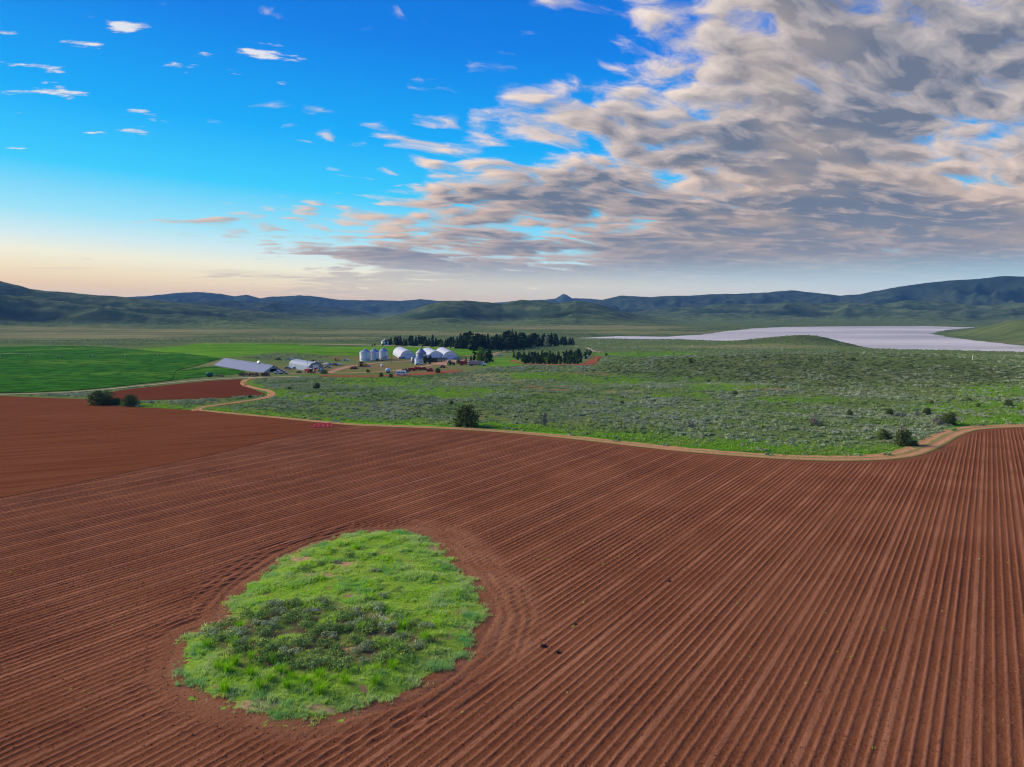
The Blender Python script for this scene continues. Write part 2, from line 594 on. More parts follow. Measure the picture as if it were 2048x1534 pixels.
# ------------------------------------------------------------------ zones of the land, as soft patches traced on it
def zones(x, y, z):
    px, py = project(x, y, z)
    n1 = fbm(x / 22, y / 22, 4)
    n2 = fbm(x / 90 + 3, y / 90, 4)
    wx, wy = px + n1 * 9, py + n2 * 2.5 + n1 * 1.2
    lush = np.zeros_like(x)
    dry = np.zeros_like(x)
    dirt = np.zeros_like(x)

    def ell(cx, cy, rx, ry, soft=0.45):
        q = np.hypot((wx - cx) / rx, (wy - cy) / ry)
        return 1 - sstep(q, 1 - soft, 1 + soft)
    def pol(P, soft):
        s = poly_sdf(wx, wy, P)
        return 1 - sstep(s, -soft, soft)
    verge = line_dist(wx, wy, FINGER_LOW[2:] + TRACK_LOW[1:])
    vw = np.interp(px, [300, 700, 1000, 1500, 1900], [9, 14, 20, 34, 26])
    lush = np.maximum(lush, (1 - sstep(verge, vw * 0.65, vw * 1.25)))
    for c in [(760, 766, 95, 10), (900, 785, 110, 10), (1085, 752, 75, 7), (1225, 762, 95, 9), (1310, 750, 80, 5), (1450, 774, 80, 7), (1400, 757, 70, 5),
              (1985, 783, 70, 13), (1960, 815, 120, 12), (1000, 725, 55, 9), (1280, 708, 120, 5), (660, 800, 60, 6), (500, 770, 25, 8), (1350, 790, 60, 5),
              (560, 786, 40, 9), (1600, 800, 90, 6), (1050, 690, 60, 5)]:
        lush = np.maximum(lush, ell(*c) * 0.85)
    lush = np.maximum(lush, pol([(255, 700), (330, 694), (400, 688), (480, 687), (600, 689), (720, 692), (965, 693), (965, 709), (900, 711), (700, 712), (640, 709),
                                 (560, 703), (480, 713), (420, 715), (340, 707)], 1.4))
    for c in [(150, 671, 240, 8), (20, 658, 260, 5), (420, 662, 200, 4), (600, 676, 160, 3), (960, 760, 90, 8), (1000, 750, 70, 5), (1500, 693, 190, 3), (1250, 782, 60, 4),
              (1330, 665, 170, 3), (700, 664, 180, 3), (1180, 655, 200, 4), (900, 668, 160, 2.5), (1990, 684, 120, 3), (330, 725, 130, 6), (1780, 693, 70, 3)]:
        dry = np.maximum(dry, ell(*c) * 0.9)
    # farmyard
    for c in [(770, 716, 120, 5), (905, 722, 60, 6), (640, 731, 70, 4), (560, 736, 70, 5), (760, 735, 150, 9), (850, 742, 90, 5), (505, 731, 60, 4), (470, 744, 40, 3)]:
        dirt = np.maximum(dirt, ell(*c, 0.6) * np.clip(0.42 + 0.9 * n1, 0.05, 0.8))
    for c in [(1066, 775, 30, 4), (1040, 768, 20, 2), (1130, 780, 30, 2), (1525, 777, 55, 3), (1180, 748, 60, 2), (1720, 690, 20, 2)]:
        dirt = np.maximum(dirt, ell(*c) * 0.9)
    near = poly_sdf(px, py, TRACK_LOW + [(2250, 1700), (-500, 1700), (-500, 1000)])
    kn = pol([(1170, 744), (1280, 722), (1400, 712), (1550, 705), (1750, 705), (1900, 711), (2000, 733), (2120, 755), (1950, 790), (1800, 791), (1650, 780), (1500, 768), (1380, 757), (1280, 753)], 7.0) * (y > 300) * np.clip(0.85 + n1 * 0.8, 0.3, 1)  # knoll darkness: darker scrub, plus painted shade the low relief lacks
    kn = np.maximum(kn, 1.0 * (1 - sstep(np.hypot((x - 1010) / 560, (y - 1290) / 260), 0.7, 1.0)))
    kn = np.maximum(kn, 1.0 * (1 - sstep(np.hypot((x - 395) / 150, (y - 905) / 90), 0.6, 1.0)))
    lush = lush * (1 - 0.8 * kn)
    return lush, dry * (1 - kn), dirt * (1 - kn), kn

# ------------------------------------------------------------------ ground sheet
def m_ground():
    m, N, b = mat_new('sage_land')
    geo = N.node('ShaderNodeNewGeometry')
    P = geo.outputs['Position']
    a = N.node('ShaderNodeAttribute', attribute_name='zone')
    lush, dry, dirt = N.sep(a.outputs['Vector'])
    n_s = N.noise(P, 0.9, 5.0, 0.65)
    n_m = N.noise(P, 0.06, 5.0, 0.6)
    n_l = N.noise(P, 0.008, 4.0, 0.55)
    sage = N.mix(N.ss(n_s, 0.35, 0.68), (0.06, 0.10, 0.028), (0.165, 0.215, 0.085))
    sage = N.mix(N.ss(n_m, 0.38, 0.64), sage, (0.085, 0.15, 0.03))
    sage = N.mix(N.m('MULTIPLY', N.ss(n_l, 0.42, 0.68), 0.6), sage, (0.13, 0.14, 0.06))
    grass = N.mix(N.ss(n_s, 0.3, 0.7), (0.055, 0.17, 0.010), (0.13, 0.31, 0.020))
    gst = N.noise(N.vm('MULTIPLY', P, (0.012, 0.09, 0.0)), 1.0, 4.0, 0.6)
    grass = N.mix(N.m('MULTIPLY', N.ss(gst, 0.42, 0.62), 0.6), grass, (0.035, 0.11, 0.012))
    grass = N.mix(N.m('MULTIPLY', N.ss(n_m, 0.5, 0.7), 0.5), grass, (0.19, 0.28, 0.05))
    straw = N.mix(n_s, (0.17, 0.17, 0.075), (0.26, 0.24, 0.12))
    earth = N.mix(n_s, (0.13, 0.075, 0.04), (0.26, 0.155, 0.085))
    x_, y_, z_ = N.sep(P)
    plain = N.mix(N.ss(n_m, 0.36, 0.66), (0.055, 0.09, 0.038), (0.12, 0.155, 0.065))
    sage = N.mix(N.ss(y_, 650.0, 1300.0), sage, plain)
    c = N.mix(N.m('MULTIPLY', dry, 0.7), sage, straw)
    c = N.mix(lush, c, grass)
    c = N.mix(dirt, c, earth)
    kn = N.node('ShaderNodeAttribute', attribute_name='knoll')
    c = N.mix(N.m('MULTIPLY', kn.outputs['Fac'], 0.8), c, N.mix(n_s, (0.05, 0.08, 0.028), (0.115, 0.15, 0.055)))  # darker for the scrub and for shade painted on the knoll face
    # hills: scrub and small wood in the gullies, deepened as painted fold shade, thin pale grass on the spurs
    h = N.node('ShaderNodeAttribute', attribute_name='hill')
    hill, gul, wood = N.sep(h.outputs['Vector'])
    nh = N.noise(P, 0.02, 6.0, 0.65)
    hc = N.mix(N.ss(nh, 0.38, 0.66), (0.028, 0.054, 0.026), (0.092, 0.120, 0.052))
    hc = N.mix(N.m('MULTIPLY', gul, N.ss(nh, 0.35, 0.55)), hc, (0.014, 0.027, 0.013))
    hc = N.mix(N.ss(y_, 3100.0, 4200.0), hc, N.mix(N.ss(nh, 0.35, 0.68), (0.014, 0.028, 0.022), (0.045, 0.062, 0.038)))
    hc = N.mix(wood, hc, (0.014, 0.026, 0.016))
    c = N.mix(hill, c, hc)
    N.put(b.inputs['Base Color'], c)
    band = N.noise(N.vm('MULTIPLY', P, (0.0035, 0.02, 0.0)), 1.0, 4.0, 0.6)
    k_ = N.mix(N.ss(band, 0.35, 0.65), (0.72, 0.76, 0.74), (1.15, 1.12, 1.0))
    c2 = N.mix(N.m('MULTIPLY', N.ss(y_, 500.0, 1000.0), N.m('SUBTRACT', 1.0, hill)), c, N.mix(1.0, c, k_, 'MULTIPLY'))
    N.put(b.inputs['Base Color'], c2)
    bump(N, b, N.noise(P, 1.6, 3.0, 0.6), 0.8, 0.5)
    return m


def build_ground():
    na, nr = NA, NR
    RR, x, y, z = _R, GX, GY, GZ
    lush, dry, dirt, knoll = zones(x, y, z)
    sd = poly_sdf(x, y, FIELD)
    zz = z - 0.6 * sstep(-sd, 1.2, 3.0)
    V = np.stack([x, y, zz], -1).reshape(-1, 3)
    # relief measures for the hills
    base = np.interp(y, _pd, _pz)
    hgt = z - base
    hill = sstep(RR, 1500, 2300) * sstep(hgt, 4, 22)
    k = 9
    pad = np.pad(z, k, mode='edge')
    mean = sum(pad[k + dy_:k + dy_ + nr, k + dx_:k + dx_ + na] for dx_, dy_ in ((-k, 0), (k, 0), (0, -k), (0, k), (-5, -5), (5, 5), (-5, 5), (5, -5))) / 8
    gul = np.clip((mean - z) / 7 + 0.12, 0, 1) * sstep(RR, 1400, 2000)  # hollows, darkened for brush and as painted fold shade
    wood = sstep(x / np.maximum(y, 1), 0.42, 0.62) * sstep(RR, 4300, 4800) * sstep(hgt, 60, 150) * np.clip(0.75 + fbm(x / 160, y / 160, 3), 0, 1)
    me = new_mesh('ground', V, grid_faces(nr, na), m_ground(), True)
    attr(me, 'zone', np.stack([lush, dry, dirt], -1).reshape(-1, 3), 'FLOAT_VECTOR')
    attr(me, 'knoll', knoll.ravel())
    attr(me, 'hill', np.stack([hill, gul, wood], -1).reshape(-1, 3), 'FLOAT_VECTOR')
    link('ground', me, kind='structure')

build_ground()

# ------------------------------------------------------------------ lake
def build_lake():
    m, N, b = mat_new('lake_water')
    b.inputs['Base Color'].default_value = (0.40, 0.39, 0.41, 1)
    b.inputs['Roughness'].default_value = 0.30
    b.inputs['Specular IOR Level'].default_value = 0.5
    geo = N.node('ShaderNodeNewGeometry')
    P = N.vm('MULTIPLY', geo.outputs['Position'], (0.12, 0.5, 0.0))
    st = N.noise(N.vm('MULTIPLY', geo.outputs['Position'], (0.0016, 0.005, 0.0)), 1.0, 3.0, 0.5)
    N.put(b.inputs['Base Color'], N.mix(N.ss(st, 0.35, 0.65), (0.36, 0.35, 0.33), (0.52, 0.50, 0.46)))
    N.put(b.inputs['Roughness'], N.lin(st, 0.3, 0.7, 0.18, 0.42))
    L = np.array(LAKE)
    x0, y0 = L.min(0) - 60
    x1, y1 = L.max(0) + 60
    nx, ny = 12, 12
    X, Y = np.meshgrid(np.linspace(x0, x1, nx), np.linspace(y0, y1, ny))
    V = np.stack([X, Y, np.full_like(X, LAKE_Z)], -1).reshape(-1, 3)
    link('lake', new_mesh('lake', V, grid_faces(ny, nx), m), kind='structure')

build_lake()

# ------------------------------------------------------------------ ploughed field with real ridges
ROW_S = 0.80
_ca, _sa = math.cos(ROW_AZ), math.sin(ROW_AZ)
ISL = np.array(ISLAND)
# the island drawn a little larger, for the turning track round it
def soil_color(N, P, dark=0.62):
    n1 = N.noise(P, 2.6, 6.0, 0.68)
    n2 = N.noise(P, 0.045, 5.0, 0.65)
    n3 = N.noise(P, 7.0, 4.0, 0.7)
    c = N.mix(N.ss(n1, 0.30, 0.70), (0.165 * dark, 0.057 * dark, 0.026 * dark), (0.255 * dark, 0.094 * dark, 0.044 * dark))
    c = N.mix(N.m('MULTIPLY', N.ss(n2, 0.40, 0.62), 0.75), c, (0.27 * dark, 0.105 * dark, 0.05 * dark))
    c = N.mix(N.m('MULTIPLY', N.ss(n3, 0.62, 0.72), 0.35), c, (0.38 * dark, 0.19 * dark, 0.10 * dark))
    c = N.mix(N.m('MULTIPLY', N.ss(n3, 0.30, 0.44, 1.0, 0.0), 0.6), c, (0.085 * dark, 0.028 * dark, 0.018 * dark))
    return c, n1, n3


def m_plough():
    m, N, b = mat_new('ploughed_soil')
    P = N.node('ShaderNodeNewGeometry').outputs['Position']
    c, n1, n3 = soil_color(N, P)
    a = N.node('ShaderNodeAttribute', attribute_name='pack')
    c = N.mix(N.m('MULTIPLY', a.outputs['Fac'], 0.75), c, N.mix(n1, (0.20, 0.088, 0.044), (0.30, 0.15, 0.08)))
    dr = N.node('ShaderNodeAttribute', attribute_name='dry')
    c = N.mix(N.m('MULTIPLY', dr.outputs['Fac'], N.ss(n1, 0.15, 0.6, 0.55, 0.95)), c, N.mix(n3, (0.27, 0.113, 0.058), (0.37, 0.172, 0.095)))  # paler crests: dry soil, with ridge light painted into the colour
    N.put(b.inputs['Base Color'], c)
    hgt = N.m('ADD', n1, N.m('MULTIPLY', n3, 0.35))
    bump(N, b, hgt, 1.0, 0.16)
    return m


def build_plough():
    hw = 7                                   # samples across one row
    # rows in (u across, v along) coordinates
    F = np.array(FIELD)
    fu = F[:, 0] * _ca - F[:, 1] * _sa
    fv = F[:, 0] * _sa + F[:, 1] * _ca
    u0, u1 = math.floor(max(fu.min(), -165) / ROW_S), math.ceil(min(fu.max(), 150) / ROW_S)
    prof_s = np.array([0.0, 0.16, 0.29, 0.38, 0.5, 0.62, 0.71, 0.84])
    nrow = u1 - u0
    r_ = np.random.default_rng(5)
    ridx = np.repeat(np.arange(nrow), len(prof_s))
    frac = np.tile(prof_s, nrow)
    u = (u0 + ridx + frac) * ROW_S
    rid = u0 + ridx
    rj = r_.normal(0, 0.035, nrow)[ridx] * np.sin(np.pi * frac)
    u = u + rj
    amp = (0.058 + r_.normal(0, 0.012, nrow))[ridx]
    amp = np.where(rid % 6 == 0, amp * 0.62, amp)
    # ridge cross section: a fairly narrow crest in a broad furrow, tyre rows are flat and wide
    c = np.abs(frac - 0.5) * 2
    prof = np.where(rid % 6 == 0, 1 - sstep(c, 0.45, 0.95), 1 - sstep(c, 0.12, 0.60))
    prof = prof - 0.18 * np.where((rid % 6 == 3), np.exp(-((frac - 0.0) / 0.12) ** 2), 0)
    vs = []
    v = 8.0
    while v < 300:
        vs.append(v)
        v += 0.42 if v < 75 else (0.42 + (v - 75) * 0.010)
    v = np.array(vs)
    U, Vv = np.meshgrid(u, v)
    X = U * _ca + Vv * _sa
    Y = -U * _sa + Vv * _ca
    px, py = project(X, Y, np.zeros_like(X))
    dist = np.hypot(X, Y)
    sd = poly_sdf(X, Y, FIELD)
    vis = (sd < 2.5) & (px > -260) & (px < 2310) & (py < 1800) & (Y > 10)
    si = poly_sdf(X, Y, ISLAND)
    head = sstep(-sd, 1.2, 4.5 + 2.0 * fbm(X / 9, Y / 9, 2))     # the headland stays unridged
    # along the tilled border the rows run straight through
    te = line_dist(X, Y, _far[:len(TILL_EDGE)])
    head = np.maximum(head, 1 - sstep(te, 3, 8)) * sstep(-sd, 0.0, 0.8)
    iw = si + fbm(X / 6, Y / 6, 3) * 1.3
    nearisl = sstep(iw, 0.8, 3.6)
    turn = 0.7 * (1 - sstep(np.abs(si - 4.0), 1.2, 3.6)) * sstep(X - ISL_C[0], -2, 7) * sstep(Y - ISL_C[1], -14, -4)
    A = np.tile(amp * prof, (len(v), 1)) * head * nearisl * (1 - 0.75 * turn * (0.6 + 0.8 * np.clip(fbm(X / 3, Y / 3, 2) + 0.4, 0, 1)))
    A = A * (0.9 + 0.35 * fbm(X / 14, Y / 14, 2))
    rough = fbm(X / 0.55, Y / 0.55, 3) * 0.030 + fbm(X / 0.19, Y / 0.19, 2) * 0.014 * (dist < 90)
    # ring of wheel ruts round the island
    ruts = np.zeros_like(X)
    for off, wd, dp in ((1.2, 0.28, 0.10), (2.7, 0.30, 0.13), (3.9, 0.24, 0.10), (5.0, 0.26, 0.08)):
        o = off + 0.7 * fbm(X / 11 + off, Y / 11, 2)
        ruts -= dp * np.exp(-((si - o) / wd) ** 2)
        ruts += dp * 0.5 * np.exp(-((si - o - wd * 1.7) / wd) ** 2)
    ruts *= (1 - sstep(si, 5.5, 7.5)) * (0.35 + 0.65 * np.clip(fbm(X / 13, Y / 13, 2) + 0.6, 0, 1))
    tread = np.sin(np.arctan2(Y - ISL_C[1], X - ISL_C[0]) * 190) * 0.012 * np.exp(-((si - 3.3) / 0.8) ** 2)
    Z = zt(X, Y) + 0.06 + A + rough + ruts + tread
    pack = np.clip(turn * 0.9 * (0.4 + np.clip(fbm(X / 4, Y / 4, 3) + 0.5, 0, 1)) + (1 - nearisl) * 0.6 + (1 - head) * 0.35, 0, 1)
    pack = np.maximum(pack, 0.95 * (1 - sstep(si, 0.9, 2.3)) * np.clip(0.75 + 0.9 * fbm(X / 5 + 2, Y / 5, 2), 0, 1))
    pack = pack * sstep(si, -1, 1)
    Vx = np.stack([X, Y, Z], -1).reshape(-1, 3)
    nx, ny = len(u), len(v)
    k = vis
    keep = k[:-1, :-1] & k[1:, :-1] & k[:-1, 1:] & k[1:, 1:]
    dry = np.tile(np.clip((prof - 0.55) / 0.45, 0, 1), (len(v), 1)) * head * nearisl * (1 - 0.6 * turn) * np.clip(0.62 + 0.5 * fbm(X / 11 + 3, Y / 11, 3), 0.15, 1)  # crest mask: drier soil, also painted contrast replacing shading of shallow ridges
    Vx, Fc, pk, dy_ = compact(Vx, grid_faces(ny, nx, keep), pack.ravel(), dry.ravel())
    print('plough', len(Vx), len(Fc))
    me = new_mesh('ploughed_field', Vx, Fc, m_plough(), True)
    attr(me, 'pack', pk)
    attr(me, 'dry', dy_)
    link('ploughed_field', me, kind='structure')
    # loose crumbs of earth lying on the near rows
    near = np.where((np.hypot(Vx[:, 0], Vx[:, 1]) < 105) & (poly_sdf(Vx[:, 0], Vx[:, 1], ISLAND) > 0.6))[0]
    pick = r_.choice(near, 26000, replace=False)
    CRUMBS.append(Vx[pick] + np.stack([r_.uniform(-.2, .2, 26000), r_.uniform(-.2, .2, 26000), np.full(26000, 0.0)], -1))

CRUMBS = []
build_plough()


def sheet(name, top, bot, mat, lift, nrow, step=4.0, kind='structure', **props):
    """a field drawn on the land between two traced edges (left to right)"""
    tx, ty = zip(*top)
    bx, by = zip(*bot)
    x0, x1 = max(tx[0], bx[0]), min(tx[-1], bx[-1])
    xs = np.arange(x0, x1 + step, step)
    xs[-1] = x1
    a = np.interp(xs, tx, ty)
    c = np.interp(xs, bx, by)
    t = np.linspace(0, 1, nrow)[:, None]
    PX = np.repeat(xs[None, :], nrow, 0)
    PY = a[None, :] * (1 - t) + c[None, :] * t
    X, Y, Z = ground_at(PX.ravel(), PY.ravel())
    V = np.stack([X, Y, Z + lift], -1)
    me = new_mesh(name, V, grid_faces(nrow, len(xs))[:, ::-1], mat, True)
    return link(name, me, kind=kind, **props)


def m_harrow(name, dark, light):
    m, N, b = mat_new(name)
    P = N.node('ShaderNodeNewGeometry').outputs['Position']
    x, y, z = N.sep(P)
    along = N.m('ADD', N.m('MULTIPLY', x, math.sin(R(62))), N.m('MULTIPLY', y, math.cos(R(62))))
    across = N.m('SUBTRACT', N.m('MULTIPLY', x, math.cos(R(62))), N.m('MULTIPLY', y, math.sin(R(62))))
    st = N.noise(N.xyz(N.m('MULTIPLY', along, 0.03), N.m('MULTIPLY', across, 0.55), 0.0), 1.0, 5.0, 0.6)
    n1 = N.noise(P, 0.03, 4.0, 0.6)
    n2 = N.noise(P, 1.3, 4.0, 0.65)
    c = N.mix(N.ss(st, 0.3, 0.7), dark, light)
    c = N.mix(N.m('MULTIPLY', N.ss(n1, 0.42, 0.66), 0.5), c, light)
    c = N.mix(N.m('MULTIPLY', N.ss(n2, 0.5, 0.7), 0.4), c, dark)
    N.put(b.inputs['Base Color'], c)
    bump(N, b, N.m('ADD', st, N.m('MULTIPLY', n2, 0.6)), 0.7, 0.25)
    return m

FINE = m_harrow('harrowed_soil', (0.100, 0.033, 0.015), (0.152, 0.056, 0.025))
DARKSOIL = m_harrow('dark_soil', (0.075, 0.022, 0.012), (0.115, 0.036, 0.019))
till_low = TILL_EDGE[:-1] + [(700, 851.5)]
sheet('harrowed_field', [(-420, 793), (-200, 794), (0, 792), (90, 796), (172, 799), (174, 808)] + FINGER_LOW[1:], till_low, FINE, 0.12, 40)
sheet('upper_ploughed_field', [(172, 799), (205, 789), (240, 781), (300, 774), (360, 767.5), (420, 762), (480, 758.5), (489, 762), (497, 775), (532, 789)],
      [(172, 806)] + FINGER_TOP[1:-1] + [(532, 790)], DARKSOIL, 0.10, 14)


def m_crop():
    m, N, b = mat_new('young_crop')
    P = N.node('ShaderNodeNewGeometry').outputs['Position']
    x, y, z = N.sep(P)
    st = N.noise(N.xyz(N.m('MULTIPLY', x, 0.02), N.m('MULTIPLY', y, 0.22), 0.0), 1.0, 4.0, 0.6)
    n1 = N.noise(P, 0.012, 4.0, 0.6)
    n2 = N.noise(P, 0.7, 5.0, 0.7)
    c = N.mix(N.ss(n2, 0.3, 0.7), (0.018, 0.085, 0.010), (0.042, 0.165, 0.014))
    c = N.mix(N.m('MULTIPLY', N.ss(st, 0.45, 0.68), 0.5), c, (0.02, 0.085, 0.012))
    c = N.mix(N.m('MULTIPLY', N.ss(n1, 0.46, 0.64), 0.8), c, (0.085, 0.20, 0.018))
    tl = N.m('FRACT', N.m('MULTIPLY', N.m('ADD', N.m('MULTIPLY', x, 0.55), N.m('MULTIPLY', y, 0.84)), 1 / 21.0))
    c = N.mix(N.m('MULTIPLY', N.ss(tl, 0.0, 0.05, 1.0, 0.0), 0.6), c, (0.075, 0.12, 0.03))
    n4 = N.noise(P, 0.09, 4.0, 0.65)
    c = N.mix(N.m('MULTIPLY', N.ss(n4, 0.42, 0.62), 0.8), c, (0.011, 0.055, 0.009))
    N.put(b.inputs['Base Color'], c)
    bump(N, b, n2, 0.8, 0.3)
    return m

CROP = m_crop()
sheet('crop_field', [(-420, 688), (0, 694), (100, 692), (190, 693), (260, 698), (300, 702), (350, 706), (400, 711), (440, 717)],
      [(-420, 789), (0, 786), (60, 785), (130, 782), (190, 778), (250, 771.5), (300, 766), (345, 761), (350, 742), (400, 730), (440, 718)], CROP, 0.3, 70)
sheet('crop_corner', [(346, 743.5), (380, 738), (400, 735.5), (430, 733), (460, 738), (490, 743)],
      [(346, 761), (370, 758), (400, 755), (430, 752), (460, 750), (490, 746)], CROP, 0.2, 10)


# ------------------------------------------------------------------ tracks and roads
def m_track(name, c1, c2):
    m, N, b = mat_new(name)
    P = N.node('ShaderNodeNewGeometry').outputs['Position']
    n1 = N.noise(P, 1.1, 5.0, 0.65)
    n2 = N.noise(P, 0.12, 3.0, 0.6)
    a = N.node('ShaderNodeAttribute', attribute_name='rut')
    c = N.mix(N.ss(n1, 0.3, 0.7), c1, c2)
    grass = N.mix(n1, (0.10, 0.14, 0.03), (0.20, 0.20, 0.07))
    mid = N.m('MULTIPLY', a.outputs['Fac'], N.ss(N.m('ADD', n1, n2), 0.72, 1.02))
    c = N.mix(mid, c, grass)
    N.put(b.inputs['Base Color'], c)
    bump(N, b, n1, 0.6, 0.12)
    return m


def smooth_line(P, n):
    P = np.array(P, float)
    for _ in range(3):
        Q = np.empty((2 * len(P), 2))
        Q[0], Q[-1] = P[0], P[-1]
        Q[1:-1:2] = P[:-1] * 0.75 + P[1:] * 0.25
        Q[2:-1:2] = P[:-1] * 0.25 + P[1:] * 0.75
        P = Q
    L = np.concatenate([[0], np.cumsum(np.hypot(*np.diff(P, axis=0).T))])
    t = np.linspace(0, L[-1], n)
    return np.stack([np.interp(t, L, P[:, 0]), np.interp(t, L, P[:, 1])], -1)


def ribbon(name, px, width, mat, lift, n=260, side=0.0, wvar=0.0, grassy=1.0):
    P = smooth_line(plan(px), n)
    T = np.gradient(P, axis=0)
    T /= np.linalg.norm(T, axis=1)[:, None]
    Nn = np.stack([T[:, 1], -T[:, 0]], -1)
    w = np.array([width] * n) if np.isscalar(width) else np.interp(np.linspace(0, 1, n), np.linspace(0, 1, len(width)), width)
    s = np.array([-0.5, -0.44, -0.36, -0.27, -0.17, -0.09, 0, 0.09, 0.17, 0.27, 0.36, 0.44, 0.5])
    prof = np.array([-0.05, 0.02, 0.03, -0.03, -0.03, 0.03, 0.05, 0.03, -0.03, -0.03, 0.03, 0.02, -0.05])
    g = np.array([1, 0.8, 0.25, 0, 0, 0.55, 1, 0.55, 0, 0, 0.25, 0.8, 1]) * grassy
    jit = fbm(P[:, 0] / 5, P[:, 1] / 5, 3)
    X = P[:, 0:1] + Nn[:, 0:1] * (s[None] + side) * w[:, None] * (1 + 0.15 * jit[:, None])
    Y = P[:, 1:2] + Nn[:, 1:2] * (s[None] + side) * w[:, None] * (1 + 0.15 * jit[:, None])
    Z = zt(X, Y) + lift + prof[None]
    V = np.stack([X, Y, Z], -1).reshape(-1, 3)
    F = grid_faces(n, len(s))
    me = new_mesh(name, V, F[:, ::-1], mat, True)
    attr(me, 'rut', np.tile(g, n))
    return link(name, me, kind='structure')

TRK = m_track('track_dirt', (0.30, 0.15, 0.072), (0.46, 0.26, 0.135))
PALE = m_track('pale_gravel', (0.34, 0.28, 0.18), (0.48, 0.40, 0.28))
YARD = m_track('yard_dirt', (0.26, 0.15, 0.085), (0.38, 0.25, 0.155))
FT = [(400, 822), (470, 829.5), (540, 835.5), (620, 843.5)] + [(a_, b_ + 0.5) for a_, b_ in TRACK_LOW]
ribbon('field_track', FT, [2.2, 2.6, 3.2, 4.2, 5.4, 6.0, 6.2, 6.0, 5.5], TRK, 0.16, 420, side=-0.40)
ribbon('bend_track', [(395, 822), (392, 818), (410, 813.5), (470, 806), (530, 797), (547, 789), (535, 781), (505, 776), (488, 770), (486, 763), (496, 758), (520, 755.5)],
       3.4, TRK, 0.14, 160, grassy=0.5)
ribbon('farm_road', CREAM_ROAD, 3.0, PALE, 0.18, 200, grassy=0.2)
ribbon('yard_road', [(560, 747), (600, 746.5), (640, 746), (680, 746.5), (720, 746), (760, 744), (800, 740), (840, 735), (880, 729), (905, 725)], 5.0, YARD, 0.12, 120, grassy=0.2)
ribbon('bin_road', [(655, 746), (670, 741), (690, 735), (715, 730), (750, 726.5), (790, 723.5), (830, 721), (870, 719.5)], 6.5, YARD, 0.13, 120, grassy=0.1)
ribbon('barn_apron', [(870, 731), (890, 726), (910, 721), (925, 718)], 17.0, YARD, 0.11, 60, grassy=0.0)
ribbon('back_road', [(600, 688.5), (680, 689), (740, 690), (800, 692), (860, 693.5), (905, 695), (950, 697)], 8.0, PALE, 0.15, 100, grassy=0.2)
ribbon('hill_road', [(930, 711.5), (985, 711), (992, 706), (1010, 703), (1040, 701.5), (1075, 701)], 4.5, YARD, 0.15, 80, grassy=0.1)
ribbon('shore_road', [(1150, 692), (1165, 694), (1180, 698), (1185, 702), (1200, 704), (1206, 705.5)], 5.0, PALE, 0.15, 60, grassy=0.1)
REDSOIL = m_harrow('red_soil', (0.17, 0.058, 0.030), (0.24, 0.09, 0.05))
sheet('tilled_strip', [(640, 750), (720, 751), (800, 749), (860, 744), (905, 740), (925, 740)], [(640, 753), (720, 755), (800, 754), (860, 750), (905, 745.5), (925, 742)], REDSOIL, 0.12, 6)
sheet('tilled_plot', [(1018, 720), (1032, 721), (1045, 727), (1100, 728.5), (1165, 728), (1180, 717), (1190, 713), (1206, 712.5)],
      [(1018, 721), (1032, 725), (1045, 728.5), (1100, 731), (1165, 731.5), (1180, 731), (1190, 728), (1206, 713)], REDSOIL, 0.15, 8)

# ------------------------------------------------------------------ foliage
def m_leaf(name, lo, hi, rnd=0.35, patch=None, patch_scale=0.05, translucent=0.25):
    m, N, b = mat_new(name)
    geo = N.node('ShaderNodeNewGeometry')
    oi = N.node('ShaderNodeObjectInfo')
    f = N.m('ADD', N.m('MULTIPLY', geo.outputs['Random Per Island'], 1 - rnd), N.m('MULTIPLY', oi.outputs['Random'], rnd))
    c = N.mix(f, lo, hi)
    if patch:
        n = N.noise(geo.outputs['Position'], patch_scale, 3.0, 0.6)
        c = N.mix(N.ss(n, 0.42, 0.64), c, patch)
    N.put(b.inputs['Base Color'], c)
    b.inputs['Roughness'].default_value = 0.75
    tr = N.node('ShaderNodeBsdfTranslucent')
    N.put(tr.inputs[0], c)
    mx = N.node('ShaderNodeMixShader')
    mx.inputs[0].default_value = translucent
    N.t.links.new(b.outputs[0], mx.inputs[1])
    N.t.links.new(tr.outputs[0], mx.inputs[2])
    o = [n_ for n_ in N.t.nodes if n_.type == 'OUTPUT_MATERIAL'][0]
    N.t.links.new(mx.outputs[0], o.inputs[0])
    return m


def quads_at(P, Nrm, size, rg, aspect=1.0):
    """one small leaf card per point, facing roughly along the given normals"""
    n = len(P)
    Nrm = Nrm + rg.normal(0, 0.55, (n, 3))
    Nrm /= np.linalg.norm(Nrm, axis=1)[:, None] + 1e-9
    t = np.cross(Nrm, rg.normal(0, 1, (n, 3)))
    t /= np.linalg.norm(t, axis=1)[:, None] + 1e-9
    s = np.cross(Nrm, t)
    sz = (np.asarray(size) * np.ones(n))[:, None] * rg.uniform(0.6, 1.35, (n, 1))
    V = np.stack([P - t * sz, P + s * sz * aspect * 0.6, P + t * sz, P - s * sz * aspect * 0.6], 1).reshape(-1, 3)
    return V, np.arange(n * 4).reshape(-1, 4)


